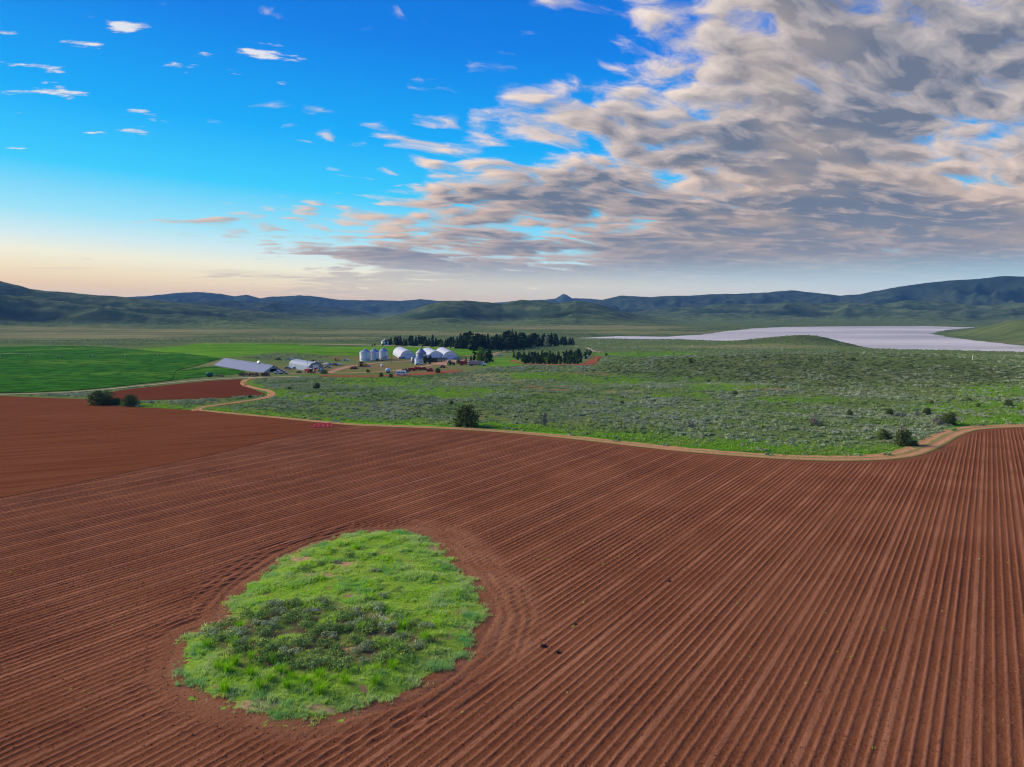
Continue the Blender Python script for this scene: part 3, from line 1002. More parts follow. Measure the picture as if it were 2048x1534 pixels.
def clump_mesh(name, mat, n, size, rx=1.0, rz=0.8, seed=0, lobes=5):
    """leafy dome made of several lobes"""
    rg = np.random.default_rng(seed)
    C = np.stack([rg.normal(0, 0.42 * rx, lobes), rg.normal(0, 0.42 * rx, lobes), rg.uniform(0.25, 0.62, lobes) * rz], -1)
    rad = rg.uniform(0.38, 0.62, lobes) * rx
    w = rg.integers(0, lobes, n)
    d = rg.normal(0, 1, (n, 3))
    d /= np.linalg.norm(d, axis=1)[:, None]
    d[:, 2] = np.abs(d[:, 2]) * 0.9 - 0.15
    P = C[w] + d * rad[w][:, None] * np.array([1, 1, rz / rx]) * rg.uniform(0.72, 1.08, (n, 1))
    P[:, 2] = np.maximum(P[:, 2], 0.03)
    V, F = quads_at(P, d, size, rg)
    return new_mesh(name, V, F, mat)


def tuft_mesh(name, mat, blades, h, spread, width, seed):
    rg = np.random.default_rng(seed)
    V, F = [], []
    for i in range(blades):
        a = rg.uniform(0, 2 * math.pi)
        r0 = abs(rg.normal(0, spread * 0.35))
        hh = h * rg.uniform(0.55, 1.1)
        lean = rg.uniform(0.1, 0.75) * hh
        b0 = np.array([r0 * math.cos(a), r0 * math.sin(a), 0])
        d = np.array([math.cos(a), math.sin(a), 0])
        s = np.array([-math.sin(a), math.cos(a), 0]) * width * 0.5
        p1 = b0 + d * lean * 0.35 + np.array([0, 0, hh * 0.62])
        p2 = b0 + d * lean + np.array([0, 0, hh * 0.98])
        k = len(V)
        V += [b0 - s, b0 + s, p1 + s * 0.8, p1 - s * 0.8, p2]
        F += [(k, k + 1, k + 2, k + 3), (k + 3, k + 2, k + 4)]
    return new_mesh(name, V, F, mat)


def scatter(name, pts, scale, protos, label, category, seed=0):
    """one object of uncountable growth: points that carry small meshes"""
    rg = np.random.default_rng(seed)
    n = len(pts)
    me = bpy.data.meshes.new(name)
    me.vertices.add(n)
    me.vertices.foreach_set('co', np.asarray(pts, np.float32).ravel())
    me.update()
    attr(me, 'grow', scale)
    attr(me, 'spin', rg.uniform(0, 2 * math.pi, n))
    attr(me, 'which', rg.integers(0, len(protos), n).astype(float))
    o = link(name, me, kind='stuff', label=label, category=category)
    gt = bpy.data.node_groups.new(name + '_growth', 'GeometryNodeTree')
    gt.interface.new_socket('Geometry', in_out='INPUT', socket_type='NodeSocketGeometry')
    gt.interface.new_socket('Geometry', in_out='OUTPUT', socket_type='NodeSocketGeometry')
    nd, lk = gt.nodes, gt.links
    gi, go = nd.new('NodeGroupInput'), nd.new('NodeGroupOutput')
    join = nd.new('GeometryNodeJoinGeometry')

    def named(nm):
        a = nd.new('GeometryNodeInputNamedAttribute')
        a.data_type = 'FLOAT'
        a.inputs['Name'].default_value = nm
        return a.outputs['Attribute']
    g, sp, wh = named('grow'), named('spin'), named('which')
    rot = nd.new('ShaderNodeCombineXYZ')
    lk.new(sp, rot.inputs[2])
    for i, p in enumerate(protos):
        oi = nd.new('GeometryNodeObjectInfo')
        oi.inputs['Object'].default_value = p
        oi.transform_space = 'ORIGINAL'
        cmpn = nd.new('FunctionNodeCompare')
        cmpn.data_type = 'FLOAT'
        cmpn.operation = 'EQUAL'
        lk.new(wh, cmpn.inputs[0])
        cmpn.inputs[1].default_value = float(i)
        cmpn.inputs['Epsilon'].default_value = 0.1
        ip = nd.new('GeometryNodeInstanceOnPoints')
        lk.new(gi.outputs[0], ip.inputs['Points'])
        lk.new(cmpn.outputs[0], ip.inputs['Selection'])
        lk.new(oi.outputs['Geometry'], ip.inputs['Instance'])
        lk.new(rot.outputs[0], ip.inputs['Rotation'])
        lk.new(g, ip.inputs['Scale'])
        lk.new(ip.outputs[0], join.inputs[0])
    lk.new(join.outputs[0], go.inputs[0])
    md = o.modifiers.new('growth', 'NODES')
    md.node_group = gt
    return o


def proto(name, me):
    return bpy.data.objects.new(name, me)      # kept out of the scene, only carried by points


M_SAGE = m_leaf('sage_leaf', (0.18, 0.23, 0.12), (0.47, 0.53, 0.34), 0.4, (0.22, 0.32, 0.10), 0.03, 0.15)
M_SAGED = m_leaf('dark_sage_leaf', (0.09, 0.19, 0.03), (0.36, 0.48, 0.15), 0.4, None, 1, 0.2)
M_SAGEG = m_leaf('grey_green_sage_leaf', (0.15, 0.22, 0.09), (0.44, 0.52, 0.27), 0.4, None, 1, 0.2)
M_SCRUB = m_leaf('dark_scrub_leaf', (0.065, 0.10, 0.035), (0.20, 0.25, 0.11), 0.4, None, 1, 0.15)  # knoll scrub, its dark tone partly painted shade
M_VERGE = m_leaf('verge_grass', (0.12, 0.27, 0.02), (0.28, 0.48, 0.06), 0.5, (0.25, 0.35, 0.09), 0.06, 0.35)
M_GRASS = m_leaf('island_grass', (0.17, 0.38, 0.012), (0.50, 0.78, 0.055), 0.5, (0.47, 0.63, 0.11), 0.22, 0.35)
M_WISP = m_leaf('wispy_grass', (0.26, 0.42, 0.10), (0.58, 0.72, 0.28), 0.5, (0.20, 0.46, 0.15), 0.3, 0.35)
M_BUNCH = m_leaf('bunchgrass_blade', (0.10, 0.30, 0.006), (0.30, 0.60, 0.02), 0.3, None, 1, 0.35)
M_JUN = m_leaf('juniper_leaf', (0.030, 0.055, 0.015), (0.14, 0.18, 0.06), 0.3, None, 1, 0.1)
M_CON = m_leaf('conifer_needles', (0.012, 0.028, 0.012), (0.045, 0.075, 0.030), 0.45, None, 1, 0.05)
M_BROAD = m_leaf('poplar_leaf', (0.045, 0.095, 0.012), (0.13, 0.24, 0.03), 0.3, None, 1, 0.25)
M_DBROAD = m_leaf('dark_tree_leaf', (0.014, 0.034, 0.012), (0.045, 0.085, 0.026), 0.45, None, 1, 0.15)
M_SILVER = m_leaf('silver_leaf', (0.12, 0.15, 0.10), (0.28, 0.32, 0.23), 0.3, None, 1, 0.2)
M_YEL = m_leaf('young_leaf', (0.14, 0.20, 0.015), (0.28, 0.36, 0.04), 0.3, None, 1, 0.3)
M_GREY = m_leaf('bare_twigs', (0.09, 0.085, 0.075), (0.22, 0.21, 0.19), 0.3, None, 1, 0.0)
M_WHITEF = m_leaf('white_blossom', (0.62, 0.66, 0.42), (0.85, 0.86, 0.66), 0.3, None, 1, 0.2)
M_BLUEF = m_leaf('blue_blossom', (0.16, 0.14, 0.55), (0.35, 0.30, 0.80), 0.3, None, 1, 0.2)


def m_plain(name, c, rough=0.8, metal=0.0, var=0.12, scale=1.5, spec=0.3):
    m, N, b = mat_new(name)
    P = N.node('ShaderNodeTexCoord').outputs['Object']
    n = N.noise(P, scale, 5.0, 0.65)
    k = 1 - var * 2
    N.put(b.inputs['Base Color'], N.mix(N.ss(n, 0.3, 0.7), tuple(v * k for v in c), tuple(min(v * (1 + var), 1) for v in c)))
    b.inputs['Roughness'].default_value = rough
    b.inputs['Metallic'].default_value = metal
    b.inputs['Specular IOR Level'].default_value = spec
    return m

M_BARK = m_plain('bark', (0.10, 0.075, 0.055), 0.95, var=0.25, scale=3)


# ---- scattered growth on the sage land
def grow_land():
    rg = np.random.default_rng(21)

    def cand(n, r0, r1, amax=41):
        r = np.sqrt(rg.uniform(r0 * r0, r1 * r1, n))
        a = np.radians(rg.uniform(-amax, amax, n))
        x, y = r * np.sin(a), r * np.cos(a)
        return x, y, zt(x, y), r
    X, Y, Z, D_, S = [], [], [], [], []
    for n, r0, r1, s0 in ((12500, 150, 260, 0.95), (27000, 260, 480, 1.1), (30000, 480, 800, 1.15), (20000, 800, 1250, 1.15)):
        x, y, z, r = cand(n, r0, r1)
        X.append(x); Y.append(y); Z.append(z); D_.append(r); S.append(s0 * rg.uniform(0.55, 1.25, n))
    x, y, z, r, s = map(np.concatenate, (X, Y, Z, D_, S))
    px, py = project(x, y, z)
    lush, dry, dirt, knoll = zones(x, y, z)
    ok = poly_sdf(x, y, FIELD) > 3.0
    ok &= poly_sdf(px, py, [(-600, 785)] + [(0, 789), (172, 797), (174, 808)] + FINGER_LOW[1:] + [(700, 858), (-600, 1120)]) > 1.0
    ok &= poly_sdf(px, py, [(172, 797), (205, 789), (240, 781), (300, 774), (360, 767), (420, 761), (480, 756), (500, 775), (535, 790), (350, 801), (172, 808)]) > 1.0
    ok &= poly_sdf(px, py, [(-600, 680), (0, 690), (260, 694), (400, 686), (600, 686), (960, 691), (965, 711), (700, 714), (560, 705), (500, 712), (440, 720), (490, 744),
                            (480, 756), (300, 772), (120, 788), (-600, 795)]) > 1.0
    for ln, wd in ((FT, 3), (CREAM_ROAD, 2.5)):
        ok &= line_dist(px, py, ln) > wd
    ok &= line_dist(px, py, [(395, 822), (410, 813), (470, 806), (530, 797), (547, 789), (535, 781), (505, 776), (488, 770), (486, 763), (520, 755)]) > 4
    ok &= poly_sdf(px, py, [(425, 752), (440, 712), (560, 722), (640, 716), (720, 705), (830, 698), (990, 706), (1210, 708), (1200, 730), (1020, 731), (985, 735), (900, 748), (700, 758), (560, 752)]) > 0
    ok &= z > LAKE_Z + 0.9
    dens = np.clip(0.72 + 1.3 * fbm(x / 16, y / 16, 3), 0.12, 1) * (1 - 0.85 * lush) * (1 - 0.6 * dry) * (1 - 0.95 * dirt)
    ok &= rg.uniform(0, 1, len(x)) < dens
    # keep the green verge open
    sage = [proto('sage_clump', clump_mesh('sage_clump', M_SAGE, 64, 0.22, 1.0, 0.62, 40 + i)) for i in range(5)]
    P = np.stack([x, y, z - 0.05], -1)[ok]
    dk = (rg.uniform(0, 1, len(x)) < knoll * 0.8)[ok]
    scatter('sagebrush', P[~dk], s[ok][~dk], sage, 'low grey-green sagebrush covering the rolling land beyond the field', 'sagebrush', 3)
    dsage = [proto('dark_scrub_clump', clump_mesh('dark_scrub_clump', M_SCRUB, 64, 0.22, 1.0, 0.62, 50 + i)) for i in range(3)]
    scatter('dark_scrub', P[dk], s[ok][dk] * 0.9, dsage, 'low scrub covering the knoll before the lake, darker partly as painted shade', 'scrub', 8)
    print('sage', ok.sum())

    # verge grass
    x, y, z, r = cand(90000, 150, 420)
    px, py = project(x, y, z)
    lush, dry, dirt, knoll = zones(x, y, z)
    ok = (poly_sdf(x, y, FIELD) > 6.2) & (rg.uniform(0, 1, len(x)) < lush * 0.9 + 0.05) & (py > 745)
    ok &= line_dist(px, py, FT) > 3
    ok &= poly_sdf(px, py, [(-600, 785), (0, 785), (172, 797), (174, 808)] + FINGER_LOW[1:] + [(700, 858), (-600, 1120)]) > 0.5
    ok &= poly_sdf(px, py, [(172, 797), (205, 789), (240, 781), (300, 774), (360, 767), (420, 761), (480, 756), (500, 775), (535, 790), (350, 801), (172, 808)]) > 1.0
    ok &= poly_sdf(px, py, [(-600, 680), (0, 690), (440, 715), (490, 744), (480, 756), (300, 772), (120, 788), (-600, 795)]) > 1.0
    ok &= line_dist(px, py, [(395, 822), (410, 813), (470, 806), (530, 797), (547, 789), (535, 781), (505, 776), (488, 770), (486, 763), (520, 755)]) > 3
    P = np.stack([x, y, z - 0.02], -1)[ok]
    tufts = [proto('verge_tuft', tuft_mesh('verge_tuft', M_VERGE, 16, 0.62, 0.7, 0.11, 60 + i)) for i in range(4)]
    scatter('verge_grass', P, rg.uniform(0.5, 1.25, len(P)), tufts, 'bright green grass along the far edge of the dirt track', 'grass', 4)
    print('verge', ok.sum())

grow_land()


# ---- the uncultivated island in the ploughed field
def earth_crumbs():
    rg = np.random.default_rng(55)
    m, N, b = mat_new('earth_crumb')
    oi = N.node('ShaderNodeObjectInfo')
    N.put(b.inputs['Base Color'], N.mix(oi.outputs['Random'], (0.075, 0.026, 0.014), (0.27, 0.12, 0.065)))
    pr = []
    for i in range(4):
        bm = bmesh.new()
        bmesh.ops.create_icosphere(bm, subdivisions=1, radius=1.0)
        for v in bm.verts:
            v.co *= rg.uniform(0.7, 1.25)
            v.co.z *= 0.65
        me = bpy.data.meshes.new('earth_crumb')
        bm.to_mesh(me)
        bm.free()
        me.materials.append(m)
        pr.append(proto('earth_crumb', me))
    P = CRUMBS[0]
    scatter('earth_crumbs', P, 0.03 + 0.055 * rg.uniform(0, 1, len(P)) ** 3, pr, 'loose crumbs of red-brown earth on the near ploughed rows', 'soil', 9)
    # a few stray weeds in the rows
    q = P[rg.choice(len(P), 90, replace=False)]
    wd = [proto('weed', tuft_mesh('weed', M_GRASS, 12, 0.14, 0.22, 0.035, 130 + i)) for i in range(2)]
    scatter('stray_weeds', q, rg.uniform(0.5, 1.2, len(q)), wd, 'tiny green weeds sprouting here and there in the ploughed rows', 'weeds', 10)

earth_crumbs()


def build_island():
    rg = np.random.default_rng(33)
    I = np.array(ISLAND)
    x0, y0 = I.min(0) - 2
    x1, y1 = I.max(0) + 2
    st = 0.45
    X, Y = np.meshgrid(np.arange(x0, x1, st), np.arange(y0, y1, st))
    s = poly_sdf(X, Y, ISLAND) + fbm(X / 2.2, Y / 2.2, 3) * 1.1
    k = s < 0.9
    keep = k[:-1, :-1] & k[1:, :-1] & k[:-1, 1:] & k[1:, 1:]
    Z = zt(X, Y) + 0.02 + 0.42 * sstep(-s, -0.6, 3.5) + fbm(X / 2.5, Y / 2.5, 3) * 0.10 * sstep(-s, 0, 2)
    m, N, b = mat_new('island_turf')
    P = N.node('ShaderNodeNewGeometry').outputs['Position']
    n1 = N.noise(P, 0.55, 5.0, 0.65)
    n2 = N.noise(P, 3.5, 4.0, 0.65)
    a = N.node('ShaderNodeAttribute', attribute_name='bare')
    c = N.mix(N.ss(n2, 0.3, 0.7), (0.10, 0.20, 0.016), (0.22, 0.34, 0.04))
    c = N.mix(N.ss(n1, 0.56, 0.68), c, (0.22, 0.14, 0.075))
    a2 = N.node('ShaderNodeAttribute', attribute_name='litter')
    c = N.mix(a2.outputs['Fac'], c, N.mix(n2, (0.05, 0.035, 0.022), (0.13, 0.10, 0.06)))
    c = N.mix(a.outputs['Fac'], c, N.mix(n2, (0.27, 0.15, 0.08), (0.44, 0.29, 0.165)))
    N.put(b.inputs['Base Color'], c)
    bump(N, b, n2, 0.7, 0.1)
    px, py = project(X, Y, Z)
    wx, wy = px + fbm(X, Y, 3) * 12, py + fbm(X + 9, Y, 3) * 7

    def el(cx, cy, rx, ry):
        return 1 - sstep(np.hypot((wx - cx) / rx, (wy - cy) / ry), 0.6, 1.25)
    BARE = [(525, 1412, 55, 12), (640, 1418, 40, 8), (430, 1240, 34, 16), (640, 1150, 38, 5), (690, 1128, 26, 5), (870, 1098, 22, 6), (600, 1118, 26, 7), (985, 1210, 10, 18), (700, 1300, 20, 6), (540, 1330, 22, 5)]
    bare = np.zeros_like(X)
    for q in BARE:
        bare = np.maximum(bare, el(*q))
    litter = (1 - sstep(np.hypot((wx - 640) / 235, (wy - 1278) / 72), 0.75, 1.1)) * np.clip(0.8 + fbm(X / 1.5, Y / 1.5, 2), 0, 1)
    V, F, br, lt = compact(np.stack([X, Y, Z], -1).reshape(-1, 3), grid_faces(X.shape[0], X.shape[1], keep), bare.ravel(), litter.ravel())
    me = new_mesh('grass_island', V, F, m, True)
    attr(me, 'bare', br)
    attr(me, 'litter', lt)
    link('grass_island', me, kind='structure')

    def izt(x, y):
        s_ = poly_sdf(x, y, ISLAND)
        return zt(x, y) + 0.02 + 0.42 * sstep(-s_, -0.6, 3.5)
    n = 46000
    x, y = rg.uniform(x0, x1, n), rg.uniform(y0, y1, n)
    s_ = poly_sdf(x, y, ISLAND) + fbm(x / 2.2, y / 2.2, 3) * 1.1
    z = izt(x, y)
    px, py = project(x, y, z)
    q = np.zeros(n)
    for cx, cy, rx, ry in BARE:
        q = np.maximum(q, 1 - sstep(np.hypot((px - cx) / rx, (py - cy) / ry), 0.7, 1.2))
    sagez = 1 - sstep(np.hypot((px - 640) / 235, (py - 1278) / 72), 0.8, 1.05)
    ok = (s_ < 0.2 + 0.9 * rg.uniform(0, 1, n) ** 6) & (rg.uniform(0, 1, n) > q * 0.86)
    ok &= rg.uniform(0, 1, n) < np.clip(0.85 + 1.1 * fbm(x / 3.2, y / 3.2, 3) - 0.72 * sagez, 0.05, 1)
    edge = sstep(-s_, 0.0, 4.0)
    wisp = ok & (rg.uniform(0, 1, n) < 0.78 - 0.55 * edge + 0.35 * (fbm(x / 5 + 40, y / 5, 2) > 0.12))
    P = np.stack([x, y, z - 0.02], -1)
    tg = [proto('grass_tuft', tuft_mesh('grass_tuft', M_GRASS, 15, 0.30, 0.36, 0.030, 80 + i)) for i in range(5)]
    tw = [proto('wispy_tuft', tuft_mesh('wispy_tuft', M_WISP, 15, 0.30, 0.40, 0.026, 90 + i)) for i in range(4)]
    gm = ok & ~wisp
    sz = np.clip(0.85 + 1.5 * fbm(x / 2.4 + 7, y / 2.4, 2), 0.35, 1.9)
    scatter('meadow_grass', P[gm], sz[gm] * rg.uniform(0.6, 1.2, gm.sum()), tg, 'short bright green grass of the round island in the ploughed field', 'grass', 5)
    scatter('wispy_grass', P[wisp], sz[wisp] * rg.uniform(0.6, 1.2, wisp.sum()), tw, 'pale wispy seed grass along the rim of the round island', 'grass', 6)
    # low straw at the bare patches
    n = 2600
    x, y = rg.uniform(x0 - 2, x1 + 2, n * 6), rg.uniform(y0 - 3, y1 + 2, n * 6)
    z = izt(x, y)
    px, py = project(x, y, z)
    q = np.zeros(len(x))
    for cx, cy, rx, ry in BARE[:3]:
        q = np.maximum(q, 1 - sstep(np.hypot((px - cx) / rx, (py - cy) / ry), 0.6, 1.2))
    ok = rg.uniform(0, 1, len(x)) < q * 0.6
    mst = m_leaf('dry_straw', (0.34, 0.25, 0.13), (0.58, 0.46, 0.28), 0.4, None, 1, 0.2)
    ts = [proto('straw_tuft', tuft_mesh('straw_tuft', mst, 9, 0.16, 0.4, 0.03, 120 + i)) for i in range(3)]
    scatter('dry_straw', np.stack([x, y, z - 0.01], -1)[ok], rg.uniform(0.6, 1.2, ok.sum()), ts, 'pale dry straw on the bare lower rim of the island', 'straw', 7)

    # shrubs one can tell apart
    fol = [clump_mesh('sagebrush_foliage', M_SAGED, 420, 0.075, 0.75, 0.62, 140 + i, 9) for i in range(4)]
    fog = [clump_mesh('grey_sagebrush_foliage', M_SAGEG, 420, 0.07, 0.75, 0.60, 150 + i, 9) for i in range(3)]

    def stem_mesh(seed):
        r2 = np.random.default_rng(seed)
        V, F = [], []
        for i in range(6):
            a = r2.uniform(0, 2 * math.pi)
            tip = np.array([math.cos(a) * r2.uniform(.2, .5), math.sin(a) * r2.uniform(.2, .5), r2.uniform(.25, .45)])
            k = len(V)
            for t, w in ((0, 0.035), (1, 0.012)):
                c = tip * t
                for j in range(3):
                    an = j * 2.094
                    V.append(c + np.array([math.cos(an) * w, math.sin(an) * w, 0]))
            F += [(k, k + 1, k + 4, k + 3), (k + 1, k + 2, k + 5, k + 4), (k + 2, k, k + 3, k + 5)]
        return new_mesh('sagebrush_stem', V, F, M_BARK)
    stm = [stem_mesh(160 + i) for i in range(3)]
    spots = []
    tries = 0
    while len(spots) < 62 and tries < 5000:
        tries += 1
        a, r_ = rg.uniform(0, 2 * math.pi), math.sqrt(rg.uniform(0, 1))
        ppx, ppy = 640 + 225 * r_ * math.cos(a), 1280 + 66 * r_ * math.sin(a)
        if all(math.hypot(ppx - p[0], (ppy - p[1]) * 1.9) > 24 for p in spots):
            spots.append((ppx, ppy))
    extra = [(640, 1136), (672, 1133), (612, 1147), (700, 1120), (770, 1200), (800, 1190), (735, 1205), (750, 1150)]
    for i, (ppx, ppy) in enumerate(spots + extra):
        g = G(ppx, ppy)
        far = i >= len(spots)
        grey = (i % 3 == 0)
        o = link('sagebrush_bush', None, loc=(g.x, g.y, float(izt(np.array(g.x), np.array(g.y))) - 0.03), rz=rg.uniform(0, 6.28))
        sc = rg.uniform(0.85, 1.35) * (0.75 if far else 1.0)
        o.scale = (sc, sc, sc * rg.uniform(0.85, 1.15))
        o['category'] = 'sagebrush'
        side = 'left' if ppx < 560 else ('right' if ppx > 715 else 'middle')
        dep = 'front' if ppy > 1300 else ('rear' if ppy < 1262 else 'centre')
        if far:
            o['label'] = 'small dark sagebrush on the far half of the round grass island'
            o['group'] = 'sagebrush on the far half of the island'
        elif grey:
            o['label'] = 'grey-green sagebrush at the %s %s of the dense patch on the island' % (dep, side)
            o['group'] = 'grey sagebrush in the island patch'
        else:
            o['label'] = 'dark green sagebrush at the %s %s of the dense patch on the island' % (dep, side)
            o['group'] = 'dark sagebrush in the island patch'
        link('foliage', fog[i % 3] if grey else fol[i % 4], o)
        link('stem', stm[i % 3], o)
    bun = [tuft_mesh('bunchgrass_blades', M_BUNCH, 150, 0.72, 0.55, 0.028, 170 + i) for i in range(4)]
    bp = [(437, 1345), (455, 1352), (470, 1338), (500, 1360), (540, 1372), (560, 1355), (585, 1368), (610, 1378), (575, 1385), (640, 1365), (520, 1385), (470, 1300), (722, 1268),
          (770, 1265), (800, 1280), (805, 1265), (480, 1262), (660, 1108), (712, 1104), (785, 1345), (800, 1310), (690, 1375), (750, 1375), (505, 1325), (545, 1335), (770, 1300), (640, 1395), (850, 1290), (415, 1300), (450, 1385)]
    for i, (ppx, ppy) in enumerate(bp):
        g = G(ppx, ppy)
        lab = 'deep green bunchgrass tuft on the near rim of the round island' if ppy > 1320 else ('deep green bunchgrass tuft among the sagebrush of the round island' if ppy > 1200 else 'dark green bunchgrass tuft near the far rim of the round island')
        o = link('bunchgrass', bun[i % 4], loc=(g.x, g.y, float(izt(np.array(g.x), np.array(g.y))) - 0.02), rz=rg.uniform(0, 6.28),
                 label=lab, category='bunchgrass', group=lab[5:])
        sc = rg.uniform(0.95, 1.6)
        o.scale = (sc, sc, sc * 0.95)

    def flower_mesh(nm, mat, n, r, h, size, seed):
        r2 = np.random.default_rng(seed)
        p = np.stack([r2.normal(0, r, n), r2.normal(0, r * 0.7, n), r2.uniform(h * 0.75, h, n)], -1)
        V, F = quads_at(p, np.tile([0, 0, 1.0], (n, 1)), size, r2)
        return new_mesh(nm, V, F, mat)

    def flower(nm, ppx, ppy, mat, n, r, h, size, lab, cat, grp=None):
        g = G(ppx, ppy)
        o = link(nm, None, loc=(g.x, g.y, float(izt(np.array(g.x), np.array(g.y)))), label=lab, category=cat)
        if grp:
            o['group'] = grp
        sd_ = int(ppx * 7 + ppy)
        link('blossom', flower_mesh('blossom', mat, n, r, h, size, sd_), o)
        st_ = link('stalk', tuft_mesh('stalk', M_GRASS, 20, h * 0.95, r * 2.2, 0.02, sd_), o)
        st_['kind'] = 'stuff'
    for ppx, ppy, n, r in [(757, 1248, 130, 0.75), (772, 1253, 90, 0.5), (720, 1085, 60, 0.7), (742, 1118, 50, 0.35), (700, 1080, 30, 0.5), (800, 1088, 40, 0.5), (884, 1225, 50, 0.5), (905, 1222, 40, 0.4),
                           (700, 1230, 40, 0.5), (670, 1228, 35, 0.4), (880, 1160, 36, 0.5), (845, 1155, 30, 0.5), (830, 1300, 36, 0.5), (850, 1302, 30, 0.4), (895, 1190, 26, 0.4), (800, 1252, 40, 0.4), (640, 1150, 14, 0.4), (940, 1180, 20, 0.4)]:
        flower('white_wildflower', ppx, ppy, M_WHITEF, n, r, 0.42, 0.045,
               'broad cream white wildflower patch beside the sagebrush on the island' if n > 100 else 'small cream white wildflower patch in the island grass', 'wildflower',
               None if n > 100 else 'small white wildflowers on the island')
    flower('blue_wildflower', 632, 1236, M_BLUEF, 30, 0.22, 0.5, 0.05, 'blue wildflower spikes at the upper edge of the island sagebrush', 'wildflower')
    flower('blue_wildflower', 563, 1347, M_BLUEF, 26, 0.20, 0.5, 0.05, 'blue wildflower spikes among the near rim tufts of the island', 'wildflower')

build_island()

# ------------------------------------------------------------------ trees and shrubs
def tube(V, F, a, b, ra, rb, n=6):
    a, b = np.asarray(a, float), np.asarray(b, float)
    d = b - a
    d = d / (np.linalg.norm(d) + 1e-9)
    s = np.cross(d, [0.31, 0.95, 0.05])
    s /= np.linalg.norm(s)
    t = np.cross(d, s)
    k = len(V)
    for c, r in ((a, ra), (b, rb)):
        for j in range(n):
            an = 2 * math.pi * j / n
            V.append(c + (s * math.cos(an) + t * math.sin(an)) * r)
    for j in range(n):
        F.append((k + j, k + (j + 1) % n, k + n + (j + 1) % n, k + n + j))


def trunk_mesh(h, r, limbs, seed, spread=0.25):
    rg = np.random.default_rng(seed)
    V, F = [], []
    p = np.array([0, 0, -0.15])
    for i in range(4):
        q = np.array([rg.normal(0, 0.02 * h), rg.normal(0, 0.02 * h), h * (i + 1) / 4])
        tube(V, F, p, q, r * (1 - i * 0.22), r * (1 - (i + 1) * 0.22))
        p = q
    for i in range(limbs):
        z = h * rg.uniform(0.35, 0.9)
        a = rg.uniform(0, 6.28)
        L = h * spread * rg.uniform(0.6, 1.1)
        tube(V, F, (0, 0, z), (math.cos(a) * L, math.sin(a) * L, z + L * rg.uniform(0.2, 0.8)), r * 0.35, r * 0.08, 4)
    return new_mesh('trunk', V, F, M_BARK)


def conifer_mesh(seed, H=1.0, R_=0.2, tiers=11, per=9):
    rg = np.random.default_rng(seed)
    V, F = [], []
    for i in range(tiers):
        t = i / (tiers - 1)
        z = H * (0.09 + 0.88 * t)
        rad = R_ * ((1 - t) ** 0.8 * 0.95 + 0.05) * rg.uniform(0.85, 1.15)
        if t < 0.12:
            rad *= 0.8
        for j in range(max(4, int(per * (1 - 0.5 * t)))):
            a = rg.uniform(0, 6.28)
            L = rad * rg.uniform(0.65, 1.2)
            d = np.array([math.cos(a), math.sin(a), 0])
            s = np.array([-math.sin(a), math.cos(a), 0])
            w = L * rg.uniform(0.34, 0.52) + 0.012
            zz = z + rg.normal(0, 0.022 * H)
            droop = L * rg.uniform(0.25, 0.6)
            k = len(V)
            V += [np.array([0, 0, zz + 0.045 * H]), d * L * 0.6 + s * w + np.array([0, 0, zz - droop * 0.45]),
                  d * L + np.array([0, 0, zz - droop]), d * L * 0.6 - s * w + np.array([0, 0, zz - droop * 0.45]),
                  d * L * 0.5 + np.array([0, 0, zz - droop * 0.9 - 0.03 * H])]
            F += [(k, k + 1, k + 2), (k, k + 2, k + 3), (k, k + 1, k + 4), (k, k + 4, k + 3)]
    k = len(V)
    V += [np.array([0, 0, H]), np.array([0.02, 0, H * 0.9]), np.array([-0.012, 0.018, H * 0.9]), np.array([-0.012, -0.018, H * 0.9])]
    F += [(k, k + 1, k + 2), (k, k + 2, k + 3), (k, k + 3, k + 1)]
    return new_mesh('crown', V, F, M_CON)


def crown_mesh(seed, mat, n, size, shape, lobes=14):
    """broad crown of leaf clumps; shape(t) gives the radius at height t (0..1)"""
    rg = np.random.default_rng(seed)
    C, rad = [], []
    for i in range(lobes):
        t = rg.uniform(0.05, 0.95)
        a = rg.uniform(0, 6.28)
        r_ = shape(t)
        C.append((math.cos(a) * r_ * 0.55, math.sin(a) * r_ * 0.55, t))
        rad.append(max(0.06, r_ * rg.uniform(0.45, 0.7)))
    C, rad = np.array(C), np.array(rad)
    w = rg.integers(0, lobes, n)
    d = rg.normal(0, 1, (n, 3))
    d /= np.linalg.norm(d, axis=1)[:, None]
    P = C[w] + d * rad[w][:, None] * rg.uniform(0.55, 1.08, (n, 1))
    P[:, 2] = np.clip(P[:, 2], 0.02, 1.02)
    V, F = quads_at(P, d, size, rg)
    return new_mesh('crown', V, F, mat)

CONIFER = [conifer_mesh(200 + i, 1.0, r_, 12, 10) for i, r_ in enumerate((0.19, 0.22, 0.25, 0.18, 0.27, 0.21))]
POPLAR = [crown_mesh(220 + i, M_CON, 900, 0.050, lambda t: 0.14 * math.sin(math.pi * min(1, t * 0.9 + 0.12)) ** 0.6, 16) for i in range(3)]
DARKB = [crown_mesh(230 + i, M_DBROAD, 900, 0.065, lambda t: 0.36 * math.sin(math.pi * min(1, t * 0.85 + 0.12)) ** 0.7, 14) for i in range(4)]
BRIGHT = [crown_mesh(240 + i, M_BROAD, 1100, 0.060, lambda t: 0.42 * math.sin(math.pi * min(1, t * 0.85 + 0.12)) ** 0.6, 16) for i in range(2)]
SILV = crown_mesh(246, M_SILVER, 1100, 0.055, lambda t: 0.5 * math.sin(math.pi * min(1, t * 0.85 + 0.12)) ** 0.6, 14)
JUN = [crown_mesh(250 + i, M_JUN, 2200, 0.055, lambda t: 0.62 * math.sin(math.pi * min(1, t * 0.62 + 0.30)) ** 0.55, 22) for i in range(3)]
